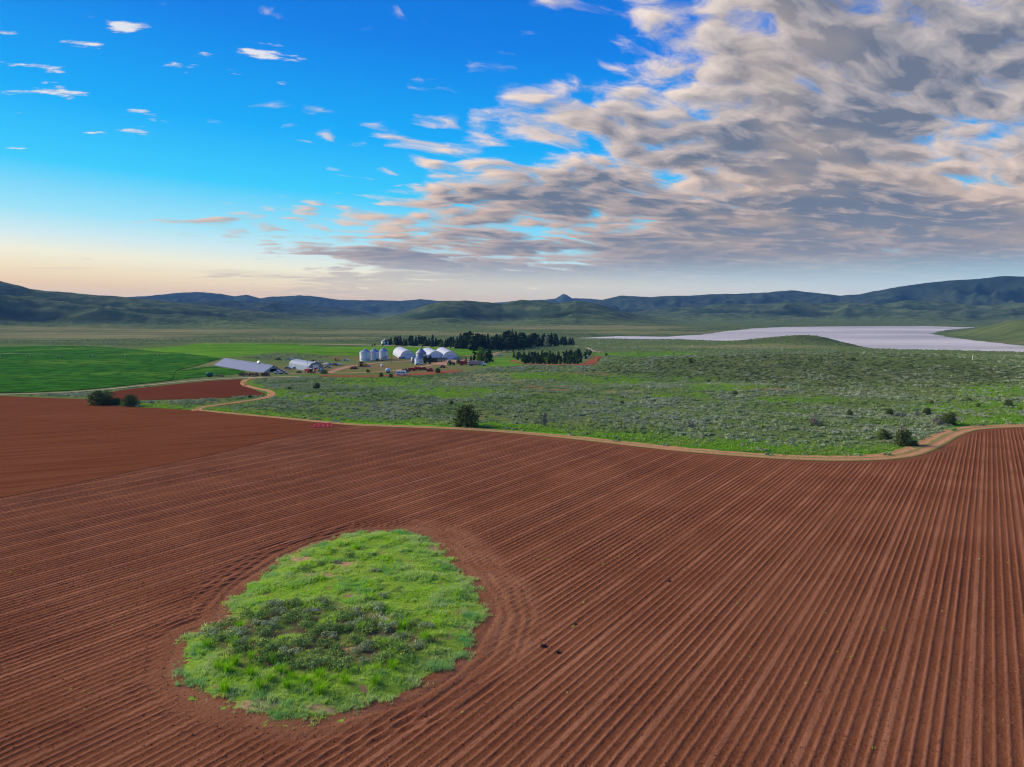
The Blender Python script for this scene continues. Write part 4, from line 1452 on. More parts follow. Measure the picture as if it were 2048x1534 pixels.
TWIG = [crown_mesh(260 + i, M_GREY, 700, 0.05, lambda t: 0.55 * math.sin(math.pi * min(1, t * 0.6 + 0.35)) ** 0.6, 16) for i in range(2)]
SAPL = [crown_mesh(270 + i, M_YEL, 160, 0.07, lambda t: 0.24 * (1 - 0.75 * t), 10) for i in range(2)]
TRUNKS = [trunk_mesh(0.8, 0.022, 5, 280 + i, 0.16) for i in range(3)]
BTRUNK = [trunk_mesh(0.6, 0.035, 7, 285 + i, 0.4) for i in range(3)]
rt = np.random.default_rng(77)


def tree(name, px, base, top, crown, trunk, label, cat='tree', group=None, width=None, lift=0.06, dy=0.0, names=('crown', 'trunk')):
    """a tree whose foot stands at pixel (px, base); its height follows from the pixel height"""
    g = G(px, base)
    if dy:
        g = Vector((g.x * (1 + dy / g.y), g.y + dy, 0))
        g.z = float(zt(g.x, g.y))
    dist = g.y
    h = max(0.8, (base - top) * dist / FPX * (1.0 if not dy else 1.04))
    o = link(name, None, loc=g, rz=rt.uniform(0, 6.28), label=label, category=cat)
    w = h if width is None else width * dist / FPX
    o.scale = (w, w, h)
    if group:
        o['group'] = group
    link(names[0], crown, o, loc=(0, 0, lift))
    link(names[1], trunk, o)
    return o


def build_trees():
    xs = [770, 850, 900, 950, 1000, 1060, 1100, 1146]
    by = [690.5, 692, 695, 700, 699, 696, 693, 690.5]
    txs = [770, 778, 790, 800, 815, 832, 842, 855, 866, 880, 900, 915, 935, 941, 950, 970, 985, 1000, 1011, 1022, 1033, 1050, 1064, 1078, 1092, 1104, 1112, 1120, 1130, 1146]
    tys = [679, 676, 672, 672, 676, 669, 668, 676, 669, 678, 675, 671, 665, 661, 668, 668, 672, 668, 664, 661, 663, 669, 668, 667, 669, 665, 667, 675, 673, 676]
    x = 771.0
    i = 0
    while x < 1146:
        for row in range(2):
            xx = x + rt.uniform(-2, 2)
            base = np.interp(xx, xs, by) - row * 2.5 + rt.uniform(-1.2, 1.0)
            top = np.interp(xx, txs, tys) + rt.uniform(-1.5, 4.0) - row * 0.5
            k = i % 9
            if k in (0, 4, 6):
                cr, nm = POPLAR[i % 3], 'poplar'
                lab, grp = 'narrow dark columnar tree in the shelterbelt behind the white barns', 'columnar trees of the shelterbelt'
            elif k == 7:
                cr, nm = DARKB[i % 4], 'broadleaf_tree'
                lab, grp = 'dark rounded broadleaf tree in the shelterbelt behind the white barns', 'rounded trees of the shelterbelt'
            else:
                cr, nm = CONIFER[i % 6], 'conifer'
                lab, grp = 'dark pointed conifer in the shelterbelt behind the white barns', 'conifers of the shelterbelt'
            seg = 'thin left end' if xx < 850 else ('left middle' if xx < 940 else ('tall centre' if xx < 1030 else ('right middle' if xx < 1095 else 'right end')))
            lab = lab.replace('in the shelterbelt', 'in the %s row at the %s of the shelterbelt' % ('front' if row == 0 else 'back', seg)).replace(' behind the white barns', '')
            if row == 0 and rt.uniform() < 0.25 and xx < 930:
                base += 1.0
            t_ = tree(nm, xx, base, top, cr, TRUNKS[i % 3], lab, 'tree', grp, lift=0.02)
            if nm == 'conifer':
                t_.scale.x = t_.scale.y = t_.scale.x * rt.uniform(1.4, 2.1)
            i += 1
        x += rt.uniform(5.2, 7.4)
    tree('broadleaf_tree', 882, 695, 685, BRIGHT[0], BTRUNK[0], 'small bright green round tree at the foot of the shelterbelt', width=11)
    tree('broadleaf_tree', 1040, 697, 668, BRIGHT[1], BTRUNK[1], 'tall bright green tree standing out in the dark shelterbelt', width=17)
    tree('silver_tree', 1093, 694, 674, SILV, BTRUNK[2], 'silvery pale willow in front of the dark shelterbelt', width=17)
    for px, b_, t_ in ((828, 693, 688), (845, 694, 690), (750, 691, 687), (765, 691.5, 687), (805, 692.5, 688), (745, 692, 689)):
        tree('round_shrub', px, b_, t_, DARKB[int(px) % 4], BTRUNK[0], 'small dark round shrub on the pale road by the shelterbelt', 'shrub', 'shrubs along the pale road', width=(b_ - t_) * 1.5)
    # the group by the trucks
    tree('poplar', 949, 727, 696, POPLAR[0], TRUNKS[0], 'tall dark column of a poplar left of the yellow-green willow', width=30)
    tree('willow', 963, 727, 697, BRIGHT[0], BTRUNK[1], 'yellow-green willow behind the red and white trucks', width=26)
    tree('broadleaf_tree', 976, 727, 699, DARKB[1], BTRUNK[2], 'dark green broad tree right of the yellow-green willow', width=24)
    tree('spruce', 932, 727, 713, CONIFER[1], TRUNKS[0], 'shorter of two small spruces beside the red truck', width=20)
    tree('spruce', 942, 727, 709, CONIFER[2], TRUNKS[1], 'taller of two small spruces beside the red truck', width=20)
    tree('spruce', 986, 725, 715, CONIFER[0], TRUNKS[2], 'lone small spruce in the grass right of the trucks', width=14)
    tree('broadleaf_tree', 852, 729, 712, DARKB[2], BTRUNK[0], 'left one of two dark trees beside the white bin', width=14)
    tree('broadleaf_tree', 861, 729, 711.5, DARKB[3], BTRUNK[1], 'right one of two dark trees beside the white bin', width=13)
    # the plantation on the slope
    n = 0
    for r_ in range(7):
        t = r_ / 6
        x0, x1 = 1030 + 22 * t, 1182 - 26 * t
        y0 = 715.5 + 12.0 * t
        y1 = 709.5 + 18.5 * t
        cnt = int(17 - 2 * t)
        for c in range(cnt):
            f = (c + rt.uniform(-0.3, 0.3)) / (cnt - 1)
            if rt.uniform() < 0.13:
                continue
            xx, base = x0 + (x1 - x0) * f, y0 + (y1 - y0) * f + rt.uniform(-0.5, 0.5)
            hpx = rt.uniform(8.5, 14.5)
            k = n % 6
            if k in (1, 4):
                cr, nm, lab, g_ = DARKB[n % 4], 'broadleaf_tree', 'dark rounded tree in the planted grove above the red soil strip', 'rounded trees of the planted grove'
                w_ = hpx * 1.2
            elif k == 5 and t > 0.15:
                cr, nm, lab, g_ = BRIGHT[n % 2], 'broadleaf_tree', 'lighter green tree in the planted grove above the red soil strip', 'light trees of the planted grove'
                w_ = hpx * 0.8
                hpx *= 0.8
            else:
                cr, nm, lab, g_ = CONIFER[n % 6], 'conifer', 'dark conifer in the planted grove above the red soil strip', 'conifers of the planted grove'
                w_ = hpx * 1.9
            lab = lab.replace('in the planted grove', 'in the %s %s of the planted grove' % ('rear' if r_ < 2 else ('middle' if r_ < 5 else 'front'), 'left' if f < 0.33 else ('centre' if f < 0.66 else 'right')))
            tree(nm, xx, base, base - hpx, cr, TRUNKS[n % 3], lab, 'tree', g_, width=w_, lift=0.02)
            n += 1
    # road-side row of thin young trees
    for k_, (px, b_, h_) in enumerate(((1003, 705.5, 6), (1014, 705, 5), (1026, 704.5, 7), (1037, 704, 9), (1048, 704, 8))):
        tree('young_conifer', px, b_, b_ - h_, POPLAR[k_ % 3], TRUNKS[0], 'thin young tree in the row along the hill road', 'tree', 'row of young trees on the hill road', width=h_ * 1.0)
    # shrubs of the sage land
    SH = [
        (932, 852, 50, 40, JUN[0], 'juniper', 'largest dark round juniper beside the track'),
        (1088, 853, 21, 27, TWIG[0], 'grey_shrub', 'upright grey-brown shrub beside the track right of the large juniper'),
        (205, 809, 50, 27, JUN[1], 'juniper', 'wide dark juniper at the tip of the green tongue'),
        (231, 809, 22, 12, JUN[2], 'juniper', 'low dark shrub hugging the wide juniper on the tongue'),
        (262, 812, 32, 21, JUN[0], 'juniper', 'second dark juniper right of the wide one on the tongue'),
        (633, 779, 15, 13, JUN[1], 'juniper', 'small dark round bush in the sage near the bend track'),
        (579, 780, 9, 6, JUN[2], 'juniper', 'tiny dark bush left of the small round bush near the bend'),
        (1806, 891, 34, 30, JUN[0], 'juniper', 'dark juniper at the inner bend of the field track'),
        (1803, 889, 26, 46, TWIG[1], 'dead_shrub', 'tall grey bare shrub rising out of the juniper at the track bend'),
        (1770, 879, 30, 20, JUN[1], 'juniper', 'low dark juniper left of the grey bare shrub'),
        (1828, 893, 16, 12, JUN[2], 'juniper', 'small dark bush right of the grey bare shrub'),
        (1895, 849, 32, 24, JUN[2], 'juniper', 'dark juniper above the track where it bends uphill'),
        (1876, 850, 24, 15, TWIG[0], 'grey_shrub', 'greyish low shrub left of the uphill bend juniper'),
        (1380, 856, 16, 17, TWIG[1], 'grey_shrub', 'small grey-brown shrub near the verge in mid slope'),
        (1632, 850, 44, 13, TWIG[0], 'grey_shrub', 'wide low grey shrub patch in the sage'),
        (1699, 834, 13, 14, JUN[0], 'juniper', 'first from the left of the dark shrubs in the upper right row'),
        (1779, 830, 13, 13, JUN[1], 'juniper', 'second from the left of the dark shrubs in the upper right row'),
        (1805, 835, 16, 14, TWIG[1], 'grey_shrub', 'third from the left of the shrubs in the upper right row'),
        (1833, 834, 11, 12, TWIG[0], 'grey_shrub', 'fourth from the left of the shrubs in the upper right row'),
        (1854, 829, 16, 13, JUN[2], 'juniper', 'fifth from the left of the dark shrubs in the upper right row'),
        (2017, 814, 16, 14, JUN[0], 'juniper', 'dark shrub near the right edge above the field'),
        (1956, 814, 9, 8, JUN[1], 'juniper', 'small dark shrub left of the right edge shrub'),
        (1862, 808, 9, 7, JUN[2], 'juniper', 'tiny dark shrub on the slope above the upper right row'),
        (1938, 803, 9, 7, JUN[0], 'juniper', 'tiny dark shrub high on the right slope'),
        (1469, 791, 13, 9, JUN[1], 'juniper', 'lone dark bush in the middle of the green flat'),
        (1244, 808, 8, 7, JUN[2], 'juniper', 'tiny dark bush below the pale streak in the middle'),
        (1381, 726, 8, 9, JUN[0], 'juniper', 'lone dark shrub right of the tilled plot'),
        (902, 808, 9, 7, JUN[1], 'juniper', 'tiny dark bush above the largest juniper'),
        (1417, 765, 6, 6, JUN[2], 'juniper', 'tiny dark bush on the crest of the green flat'),
        (1706, 721, 9, 6, JUN[0], 'juniper', 'dark bush on the top of the right knoll'),
        (1530, 716, 8, 5, JUN[1], 'juniper', 'dark bush on the left shoulder of the knoll'),
        (762, 754, 9, 8, JUN[2], 'juniper', 'left one of two dark bushes on the red tilled strip'),
        (782, 756, 9, 8, JUN[0], 'juniper', 'right one of two dark bushes on the red tilled strip'),
        (876, 746, 11, 10, JUN[1], 'juniper', 'dark bush at the right end of the red tilled strip'),
        (736, 745, 7, 6, JUN[2], 'juniper', 'small dark bush beside the yard road'),
        (648, 747, 14, 6, JUN[0], 'juniper', 'dark low bush at the yard road fork'),
        (500, 796, 7, 6, JUN[1], 'juniper', 'tiny dark bush above the upper field edge'),
        (1213, 712, 6, 6, JUN[2], 'juniper', 'small dark tree at the upper corner of the tilled plot'),
    ]
    for i, (px, b_, w_, h_, cr, nm, lab) in enumerate(SH):
        tree(nm, px, b_, b_ - h_, cr, BTRUNK[i % 3], lab, 'shrub', None, width=w_ * 0.84, lift=0.02, names=('foliage', 'stem'))
    SP = [(835, 836, 15, 'left end'), (1180, 848, 12, ''), (1243, 852, 16, ''), (1302, 854, 10, ''), (1432, 852, 8, ''), (1525, 858, 17, ''), (1978, 832, 13, ''), (2040, 822, 16, ''), (1465, 858, 9, ''), (640, 835, 8, '')]
    names_ = ['slim yellow-green sapling left of the largest juniper', 'short yellow-green sapling midway along the verge', 'yellow-green sapling right of the upright grey shrub',
              'small pale sapling between two yellow-green ones', 'tiny sapling right of the small grey-brown shrub', 'tall yellow-green sapling left of the wide grey shrub patch',
              'yellow-green sapling above the right end of the track', 'yellow-green sapling at the right picture edge', 'tiny sapling left of the tall yellow-green one', 'small sapling above the red implement']
    for i, (px, b_, h_, q) in enumerate(SP):
        tree('sapling', px, b_, b_ - h_, SAPL[i % 2], TRUNKS[i % 3], names_[i], 'sapling', 'young trees planted along the verge', width=h_ * 1.1, names=('foliage', 'stem'))

build_trees()

# ------------------------------------------------------------------ farm: small mesh toolkit
class MB:
    def __init__(self):
        self.V, self.F = [], []

    def box(self, x0, x1, y0, y1, z0, z1):
        k = len(self.V)
        self.V += [(x0, y0, z0), (x1, y0, z0), (x1, y1, z0), (x0, y1, z0), (x0, y0, z1), (x1, y0, z1), (x1, y1, z1), (x0, y1, z1)]
        self.F += [(k + 3, k + 2, k + 1, k), (k + 4, k + 5, k + 6, k + 7), (k, k + 1, k + 5, k + 4), (k + 1, k + 2, k + 6, k + 5), (k + 2, k + 3, k + 7, k + 6), (k + 3, k, k + 4, k + 7)]
        return self

    def prism(self, prof, y0, y1, cap=True):
        """profile in (x, z) pushed along y"""
        k, n = len(self.V), len(prof)
        for y in (y0, y1):
            self.V += [(p[0], y, p[1]) for p in prof]
        for i in range(n):
            j = (i + 1) % n
            self.F.append((k + i, k + j, k + n + j, k + n + i))
        if cap:
            self.F.append(tuple(k + i for i in reversed(range(n))))
            self.F.append(tuple(k + n + i for i in range(n)))
        return self

    def side(self, prof, x0, x1):
        """profile in (y, z) pushed along x"""
        k, n = len(self.V), len(prof)
        for x in (x0, x1):
            self.V += [(x, p[0], p[1]) for p in prof]
        for i in range(n):
            j = (i + 1) % n
            self.F.append((k + j, k + i, k + n + i, k + n + j))
        self.F.append(tuple(k + i for i in range(n)))
        self.F.append(tuple(k + n + i for i in reversed(range(n))))
        return self

    def strip(self, prof, y0, y1, ny=1, thick=0.12):
        """open curved sheet with thickness, profile in (x, z)"""
        P = np.array(prof, float)
        T = np.gradient(P, axis=0)
        Nn = np.stack([-T[:, 1], T[:, 0]], -1)
        Nn /= np.linalg.norm(Nn, axis=1)[:, None]
        Q = P - Nn * thick * np.sign(Nn[len(P) // 2, 1] if abs(Nn[len(P) // 2, 1]) > 1e-6 else 1)
        loop = [tuple(p) for p in P] + [tuple(p) for p in Q[::-1]]
        return self.prism(loop, y0, y1)

    def lathe(self, prof, n=20, cx=0.0, cy=0.0, arc=None):
        k, m = len(self.V), len(prof)
        for r, z in prof:
            for j in range(n):
                a = 2 * math.pi * j / n
                self.V.append((cx + r * math.cos(a), cy + r * math.sin(a), z))
        for i in range(m - 1):
            for j in range(n):
                jj = (j + 1) % n
                self.F.append((k + i * n + j, k + i * n + jj, k + (i + 1) * n + jj, k + (i + 1) * n + j))
        self.F.append(tuple(k + (m - 1) * n + j for j in range(n)))
        self.F.append(tuple(k + j for j in reversed(range(n))))
        return self

    def wheel(self, x, y, r, w, n=14):
        """axle along x"""
        k = len(self.V)
        pr = [(-w / 2, r * 0.82), (-w / 2 + w * 0.15, r), (w / 2 - w * 0.15, r), (w / 2, r * 0.82)]
        for px_, rr in pr:
            for j in range(n):
                a = 2 * math.pi * j / n
                self.V.append((x + px_, y + rr * math.cos(a), r + rr * math.sin(a)))
        for i in range(3):
            for j in range(n):
                jj = (j + 1) % n
                self.F.append((k + i * n + j, k + i * n + jj, k + (i + 1) * n + jj, k + (i + 1) * n + j))
        self.F.append(tuple(k + j for j in reversed(range(n))))
        self.F.append(tuple(k + 3 * n + j for j in range(n)))
        return self

    def tube(self, a, b, r, n=6, rb=None):
        tube(self.V, self.F, a, b, r, r if rb is None else rb, n)
        return self

    def go(self, name, mat, parent=None, smooth=False, **props):
        me = new_mesh(name, np.array([tuple(v) for v in self.V], float), self.F, mat, smooth)
        return link(name, me, parent, **props)


def thing(name, label, cat, loc, rz=0.0, group=None):
    o = link(name, None, loc=loc, rz=rz, label=label, category=cat)
    if group:
        o['group'] = group
    return o


def m_corr(name, c, rough=0.45, metal=0.35, axis='Y', freq=6.0, rust=0.0):
    """ribbed sheet metal: fine ribs as bump, streaks of dirt running down"""
    m, N, b = mat_new(name)
    P = N.node('ShaderNodeTexCoord').outputs['Object']
    x, y, z = N.sep(P)
    t = {'X': x, 'Y': y, 'Z': z}[axis]
    rib = N.m('SINE', N.m('MULTIPLY', t, freq))
    st = N.noise(N.vm('MULTIPLY', P, (0.5, 0.5, 0.12) if axis != 'Z' else (0.3, 0.3, 1.0)), 1.4, 5.0, 0.6)
    pan = N.noise(N.xyz(N.m('FLOOR', N.m('MULTIPLY', t, 0.9)), 0.0, 0.0), 3.3, 0.0)
    cc = N.mix(N.ss(st, 0.3, 0.7), tuple(v * 0.78 for v in c), c)
    cc = N.mix(N.m('MULTIPLY', N.ss(pan, 0.4, 0.6), 0.25), cc, tuple(v * 0.72 for v in c))
    if rust:
        cc = N.mix(N.m('MULTIPLY', N.ss(st, 0.6, 0.75), rust), cc, (0.20, 0.10, 0.06))
    N.put(b.inputs['Base Color'], cc)
    b.inputs['Roughness'].default_value = rough
    b.inputs['Metallic'].default_value = metal
    b.inputs['Specular IOR Level'].default_value = 0.12
    bump(N, b, rib, 0.35, 0.06)
    return m

M_ROOFB = m_corr('blue_grey_roof_sheet', (0.10, 0.155, 0.27), 0.7, 0.0, 'Y', 7.0)
M_GALV = m_corr('galvanised_sheet', (0.84, 0.85, 0.85), 0.55, 0.0, 'Z', 14.0)
M_GALVR = m_corr('galvanised_cone', (0.26, 0.33, 0.45), 0.5, 0.1, 'Z', 3.0)
M_GALVD = m_corr('weathered_galvanised', (0.30, 0.32, 0.37), 0.5, 0.35, 'Z', 14.0, 0.15)
M_WHITEV = m_corr('white_vault_sheet', (0.40, 0.45, 0.52), 0.6, 0.0, 'Y', 7.0)
M_WHITEE = m_plain('off_white_end_wall', (0.80, 0.74, 0.72), 0.7, var=0.08)
M_WDOOR = m_plain('white_door', (0.78, 0.77, 0.76), 0.6, var=0.04)
M_OLDW = m_plain('weathered_white_board', (0.48, 0.48, 0.52), 0.85, var=0.2, scale=0.8)
M_QUON = m_corr('pale_blue_metal', (0.22, 0.30, 0.38), 0.7, 0.0, 'Y', 7.0)
M_DARK = m_plain('dark_interior', (0.012, 0.010, 0.010), 0.9)
M_CONC = m_plain('old_concrete', (0.33, 0.31, 0.31), 0.9, var=0.2)
M_TIMBER = m_plain('old_timber', (0.16, 0.11, 0.085), 0.9, var=0.25)
M_RUST = m_plain('rusty_steel', (0.13, 0.055, 0.045), 0.85, var=0.3, scale=4)
M_RED = m_plain('red_paint', (0.45, 0.025, 0.025), 0.45, var=0.12)
M_DRED = m_plain('dark_red_paint', (0.20, 0.018, 0.020), 0.55, var=0.2)
M_YEL2 = m_plain('yellow_paint', (0.62, 0.34, 0.025), 0.5, var=0.12)
M_GREEN = m_plain('green_paint', (0.035, 0.15, 0.03), 0.45, var=0.12)
M_DGREEN = m_plain('dark_green_paint', (0.02, 0.12, 0.07), 0.5, var=0.12)
M_WHITE = m_plain('white_paint', (0.78, 0.77, 0.74), 0.45, var=0.06)
M_PINK = m_plain('faded_red_paint', (0.56, 0.26, 0.26), 0.6, var=0.15)
M_TYRE = m_plain('tyre_rubber', (0.02, 0.02, 0.022), 0.85)
M_RIMY = m_plain('yellow_rim', (0.68, 0.52, 0.06), 0.5)
M_GLASS = m_plain('window_glass', (0.02, 0.03, 0.04), 0.08, var=0.02, spec=0.6)
M_BLUET = m_plain('pale_blue_tank', (0.50, 0.63, 0.72), 0.4, var=0.08)
M_STEEL = m_plain('grey_steel', (0.28, 0.28, 0.30), 0.5, 0.4, var=0.15)
M_BLACK = m_plain('black_paint', (0.02, 0.02, 0.022), 0.5)
M_POLE = m_plain('pole_wood', (0.24, 0.19, 0.15), 0.9, var=0.2)


def axis_frame(front_px, back_px):
    """ground frame of a long building: origin at the front, +Y to the back"""
    a, b = G(*front_px), G(*back_px)
    d = Vector((b.x - a.x, b.y - a.y, 0))
    L = d.length
    rz = math.atan2(-d.x, d.y)
    zmin = min(a.z, b.z)
    return Vector((a.x, a.y, zmin)), rz, L


# ------------------------------------------------------------------ buildings
def long_shed():
    loc, rz, L = axis_frame((547, 743.8), (450, 730.5))
    w, eave, ridge = 14.5, 0.9, 5.2
    o = thing('long_shed', 'long low shed with blue-grey metal roof and dark door in its gable', 'shed', loc, rz)
    ov = 0.5
    for s in (-1, 1):
        p0, p1 = (s * (w / 2 + ov), eave - 0.35), (0, ridge)
        dx_, dz_ = p1[0] - p0[0], p1[1] - p0[1]
        nrm = Vector((-dz_ * s, 0, dx_ * s)).normalized() * 0.14
        pr = [p0, p1, (p1[0], p1[1] - 0.16), (p0[0], p0[1] - 0.16)]
        r_ = MB()
        r_.prism(pr if s > 0 else pr[::-1], -ov, L + ov)
        ro = r_.go('roof_slope', M_ROOFB, o)
        seam = MB()
        for i in range(int(L / 4)):
            y = 2 + i * 4.0
            seam.prism([(p0[0], p0[1] + 0.07), (p1[0] * 1.0 + s * 0.05, p1[1] + 0.05), (p1[0] + s * 0.05, p1[1] - 0.02), (p0[0], p0[1])], y - 0.05, y + 0.05)
        q = seam.go('roof_seam', M_GALVR, ro)
        q['kind'] = 'stuff'
    MB().prism([(-0.35, ridge + 0.02), (0, ridge + 0.16), (0.35, ridge + 0.02)], -ov, L + ov).go('ridge_cap', M_GALVR, o)
    dw, dh = 2.3, 3.2
    front = MB()
    # gable built round the door opening
    ht = lambda x: eave + (ridge - eave) * (1 - abs(x) / (w / 2)) - 0.2
    for x0, x1 in ((-w / 2, -dw), (dw, w / 2)):
        front.prism([(x0, -0.3), (x1, -0.3), (x1, ht(x1)), (x0, ht(x0))], 0, 0.25)
    front.prism([(-dw, dh), (dw, dh), (dw, ht(dw)), (0, ht(0)), (-dw, ht(-dw))], 0, 0.25)
    front.go('front_gable', M_OLDW, o)
    MB().prism([(-w / 2, -0.3), (w / 2, -0.3), (w / 2, ht(w / 2)), (0, ht(0)), (-w / 2, ht(-w / 2))], L - 0.25, L).go('rear_gable', M_OLDW, o)
    for s in (-1, 1):
        MB().box(min(s * w / 2, s * (w / 2 - 0.25)), max(s * w / 2, s * (w / 2 - 0.25)), 0.25, L - 0.25, -0.4, eave - 0.1).go('side_wall', M_OLDW, o)
    MB().box(-dw, dw, 3.0, 3.1, -0.2, dh).go('dark_interior', M_DARK, o)
    fr = MB()
    fr.box(-dw - 0.2, -dw, -0.08, -0.003, -0.2, dh + 0.2).box(dw, dw + 0.2, -0.08, -0.003, -0.2, dh + 0.2).box(-dw, dw, -0.08, -0.003, dh, dh + 0.2)
    fr.go('door_frame', M_WDOOR, o)
    MB().box(-0.5, 0.5, -0.06, -0.003, ridge - 1.35, ridge - 0.75).go('gable_vent', M_DARK, o)
    MB().prism([(-0.9, ridge + 0.1), (0.9, ridge + 0.1), (0.9, ridge + 0.6), (0, ridge + 1.6), (-0.9, ridge + 0.6)], 22, 24.5).go('roof_ventilator', M_WHITE, o)
    a = G(545, 746)
    b = MB().box(-7, 9, -5.5, -1.5, -0.2, 0.12)
    b.go('door_slab', M_CONC, o)

long_shed()


def gambrel_shed():
    loc, rz, L = axis_frame((632, 741), (592, 735))
    w, h = 10.5, 6.0
    o = thing('arched_shed', 'pale blue metal shed with angled roof and white door beside the red combine', 'shed', loc, rz)
    pr = [(-w / 2, -0.2), (-w / 2 + 0.5, 3.4), (-w / 2 + 2.2, 5.2), (0, h), (w / 2 - 2.2, 5.2), (w / 2 - 0.5, 3.4), (w / 2, -0.2)]
    MB().strip(pr, 0, L, thick=0.15).go('metal_shell', M_QUON, o)
    inn = [(x * 0.97, z - 0.1) for x, z in pr]
    for y, nm in ((0.25, 'front_wall'), (L - 0.4, 'rear_wall')):
        MB().prism(inn, y, y + 0.15).go(nm, M_STEEL, o)
    MB().box(-1.9, 1.9, 0.1, 0.24, -0.2, 4.2).go('sliding_door', M_WDOOR, o)
    MB().box(2.7, 4.0, 0.16, 0.24, 0.6, 2.0).go('window', M_WHITE, o)
    MB().box(-4.0, -2.9, 0.16, 0.24, 0.0, 2.2).go('side_door', M_WDOOR, o)
    MB().box(-0.5, 0.5, 0.3, 1.2, h - 0.1, h + 0.7).go('roof_vent', M_WHITE, o)

gambrel_shed()


def hoop_barn(front, back, w, h, label, wings=True):
    loc, rz, L = axis_frame(front, back)
    o = thing('hoop_barn', label, 'barn', loc, rz, 'white arched barns')
    n = 18
    pr = [(-w / 2 * math.cos(math.pi * i / n), h * math.sin(math.pi * i / n) ** 0.85) for i in range(n + 1)]
    pr[0], pr[-1] = (-w / 2, -0.3), (w / 2, -0.3)
    MB().strip(pr, 0, L, thick=0.16).go('vault', M_WHITEV, o)
    inn = [(x * 0.975, max(z - 0.15, -0.3)) for x, z in pr]
    MB().prism(inn, 0.5, 0.7).go('front_wall', M_WHITEE, o)
    MB().prism(inn, L - 0.8, L - 0.6).go('rear_wall', M_WHITEE, o)
    dw, dh = w * 0.17, h * 0.47
    d = MB().box(-dw, dw, 0.28, 0.44, -0.1, dh).go('sliding_door', M_WDOOR, o)
    MB().box(-dw - 0.3, dw + 0.3, 0.40, 0.47, dh, dh + 0.3).go('door_rail', M_STEEL, o)
    MB().box(-0.5, 0.5, 0.3, 0.47, h * 0.82, h * 0.9).go('gable_light', M_WHITE, o)
    if wings:
        for s in (-1, 1):
            MB().box(min(s * (dw + 0.4), s * (w / 2 + 1.2)), max(s * (dw + 0.4), s * (w / 2 + 1.2)), -1.6, -1.2, -0.3, h * 0.28).go('wing_wall', M_CONC, o)
    rib = MB()
    for i in range(int(L / 5)):
        y = 2.5 + 5 * i
        rib.strip([(x * 1.004, z + 0.03) for x, z in pr], y - 0.06, y + 0.06, thick=0.05)
    r_ = rib.go('vault_rib', M_GALV, o)
    r_['kind'] = 'stuff'

hoop_barn((816, 717.5), (800, 709), 13.5, 7.2, 'leftmost of three white arched barns, standing clear behind the bins')
hoop_barn((872, 718), (855, 710), 13.5, 7.0, 'middle white arched barn, half hidden by the grey bin and lean-to')
hoop_barn((901, 719), (884, 710), 13.5, 7.4, 'rightmost and widest seen white arched barn, beside the yard')


def bin_(px, base, wpx, hpx, coneh, label, wall=M_GALV, roof=M_GALVR, group=None, door_side=-1.2, name='grain_bin'):
    g = G(px, base)
    r_ = wpx / 2 * g.y / FPX
    h = hpx * g.y / FPX
    ch = coneh * g.y / FPX
    g.y += r_
    o = thing(name, label, 'grain bin', g, 0.0, group)
    pr = []
    rings = 7
    for i in range(rings):
        z0, z1 = h * i / rings, h * (i + 1) / rings
        pr += [(r_, z0 - (0.3 if i == 0 else 0)), (r_ * 1.006, (z0 + z1) / 2), (r_, z1 - 0.05), (r_ * 0.992, z1 - 0.02)]
    MB().lathe(pr, 28).go('bin_wall', wall, o, True)
    MB().lathe([(r_ * 1.04, h - 0.08), (r_ * 1.03, h + 0.03), (r_ * 0.12, h + ch), (r_ * 0.11, h + ch + 0.01)], 28).go('cone_roof', roof, o)
    MB().lathe([(r_ * 0.13, h + ch - 0.05), (r_ * 0.14, h + ch + 0.35), (r_ * 0.03, h + ch + 0.5)], 12).go('roof_cap', wall, o)
    rb = MB()
    for j in range(16):
        a = 2 * math.pi * j / 16
        rb.tube((r_ * 1.03 * math.cos(a), r_ * 1.03 * math.sin(a), h + 0.06), (r_ * 0.13 * math.cos(a), r_ * 0.13 * math.sin(a), h + ch + 0.05), 0.045, 4)
    q = rb.go('roof_rib', roof, o)
    q['kind'] = 'stuff'
    a = door_side
    lad = MB()
    cx_, cy_ = math.cos(a) * r_ * 1.03, math.sin(a) * r_ * 1.03
    tx_, ty_ = -math.sin(a) * 0.25, math.cos(a) * 0.25
    for s in (-1, 1):
        lad.tube((cx_ + s * tx_, cy_ + s * ty_, 0), (cx_ + s * tx_, cy_ + s * ty_, h), 0.03, 4)
    for i in range(int(h / 0.6)):
        lad.tube((cx_ - tx_, cy_ - ty_, 0.4 + i * 0.6), (cx_ + tx_, cy_ + ty_, 0.4 + i * 0.6), 0.02, 4)
    lad.go('ladder', M_STEEL, o)
    a += 0.35
    d = MB().box(-0.5, 0.5, -0.06, 0.06, 0.2, 2.0).go('hatch', M_STEEL, o)
    d.location = (math.cos(a) * r_ * 1.0, math.sin(a) * r_ * 1.0, 0)
    d.rotation_euler = (0, 0, a + math.pi / 2)
    return o

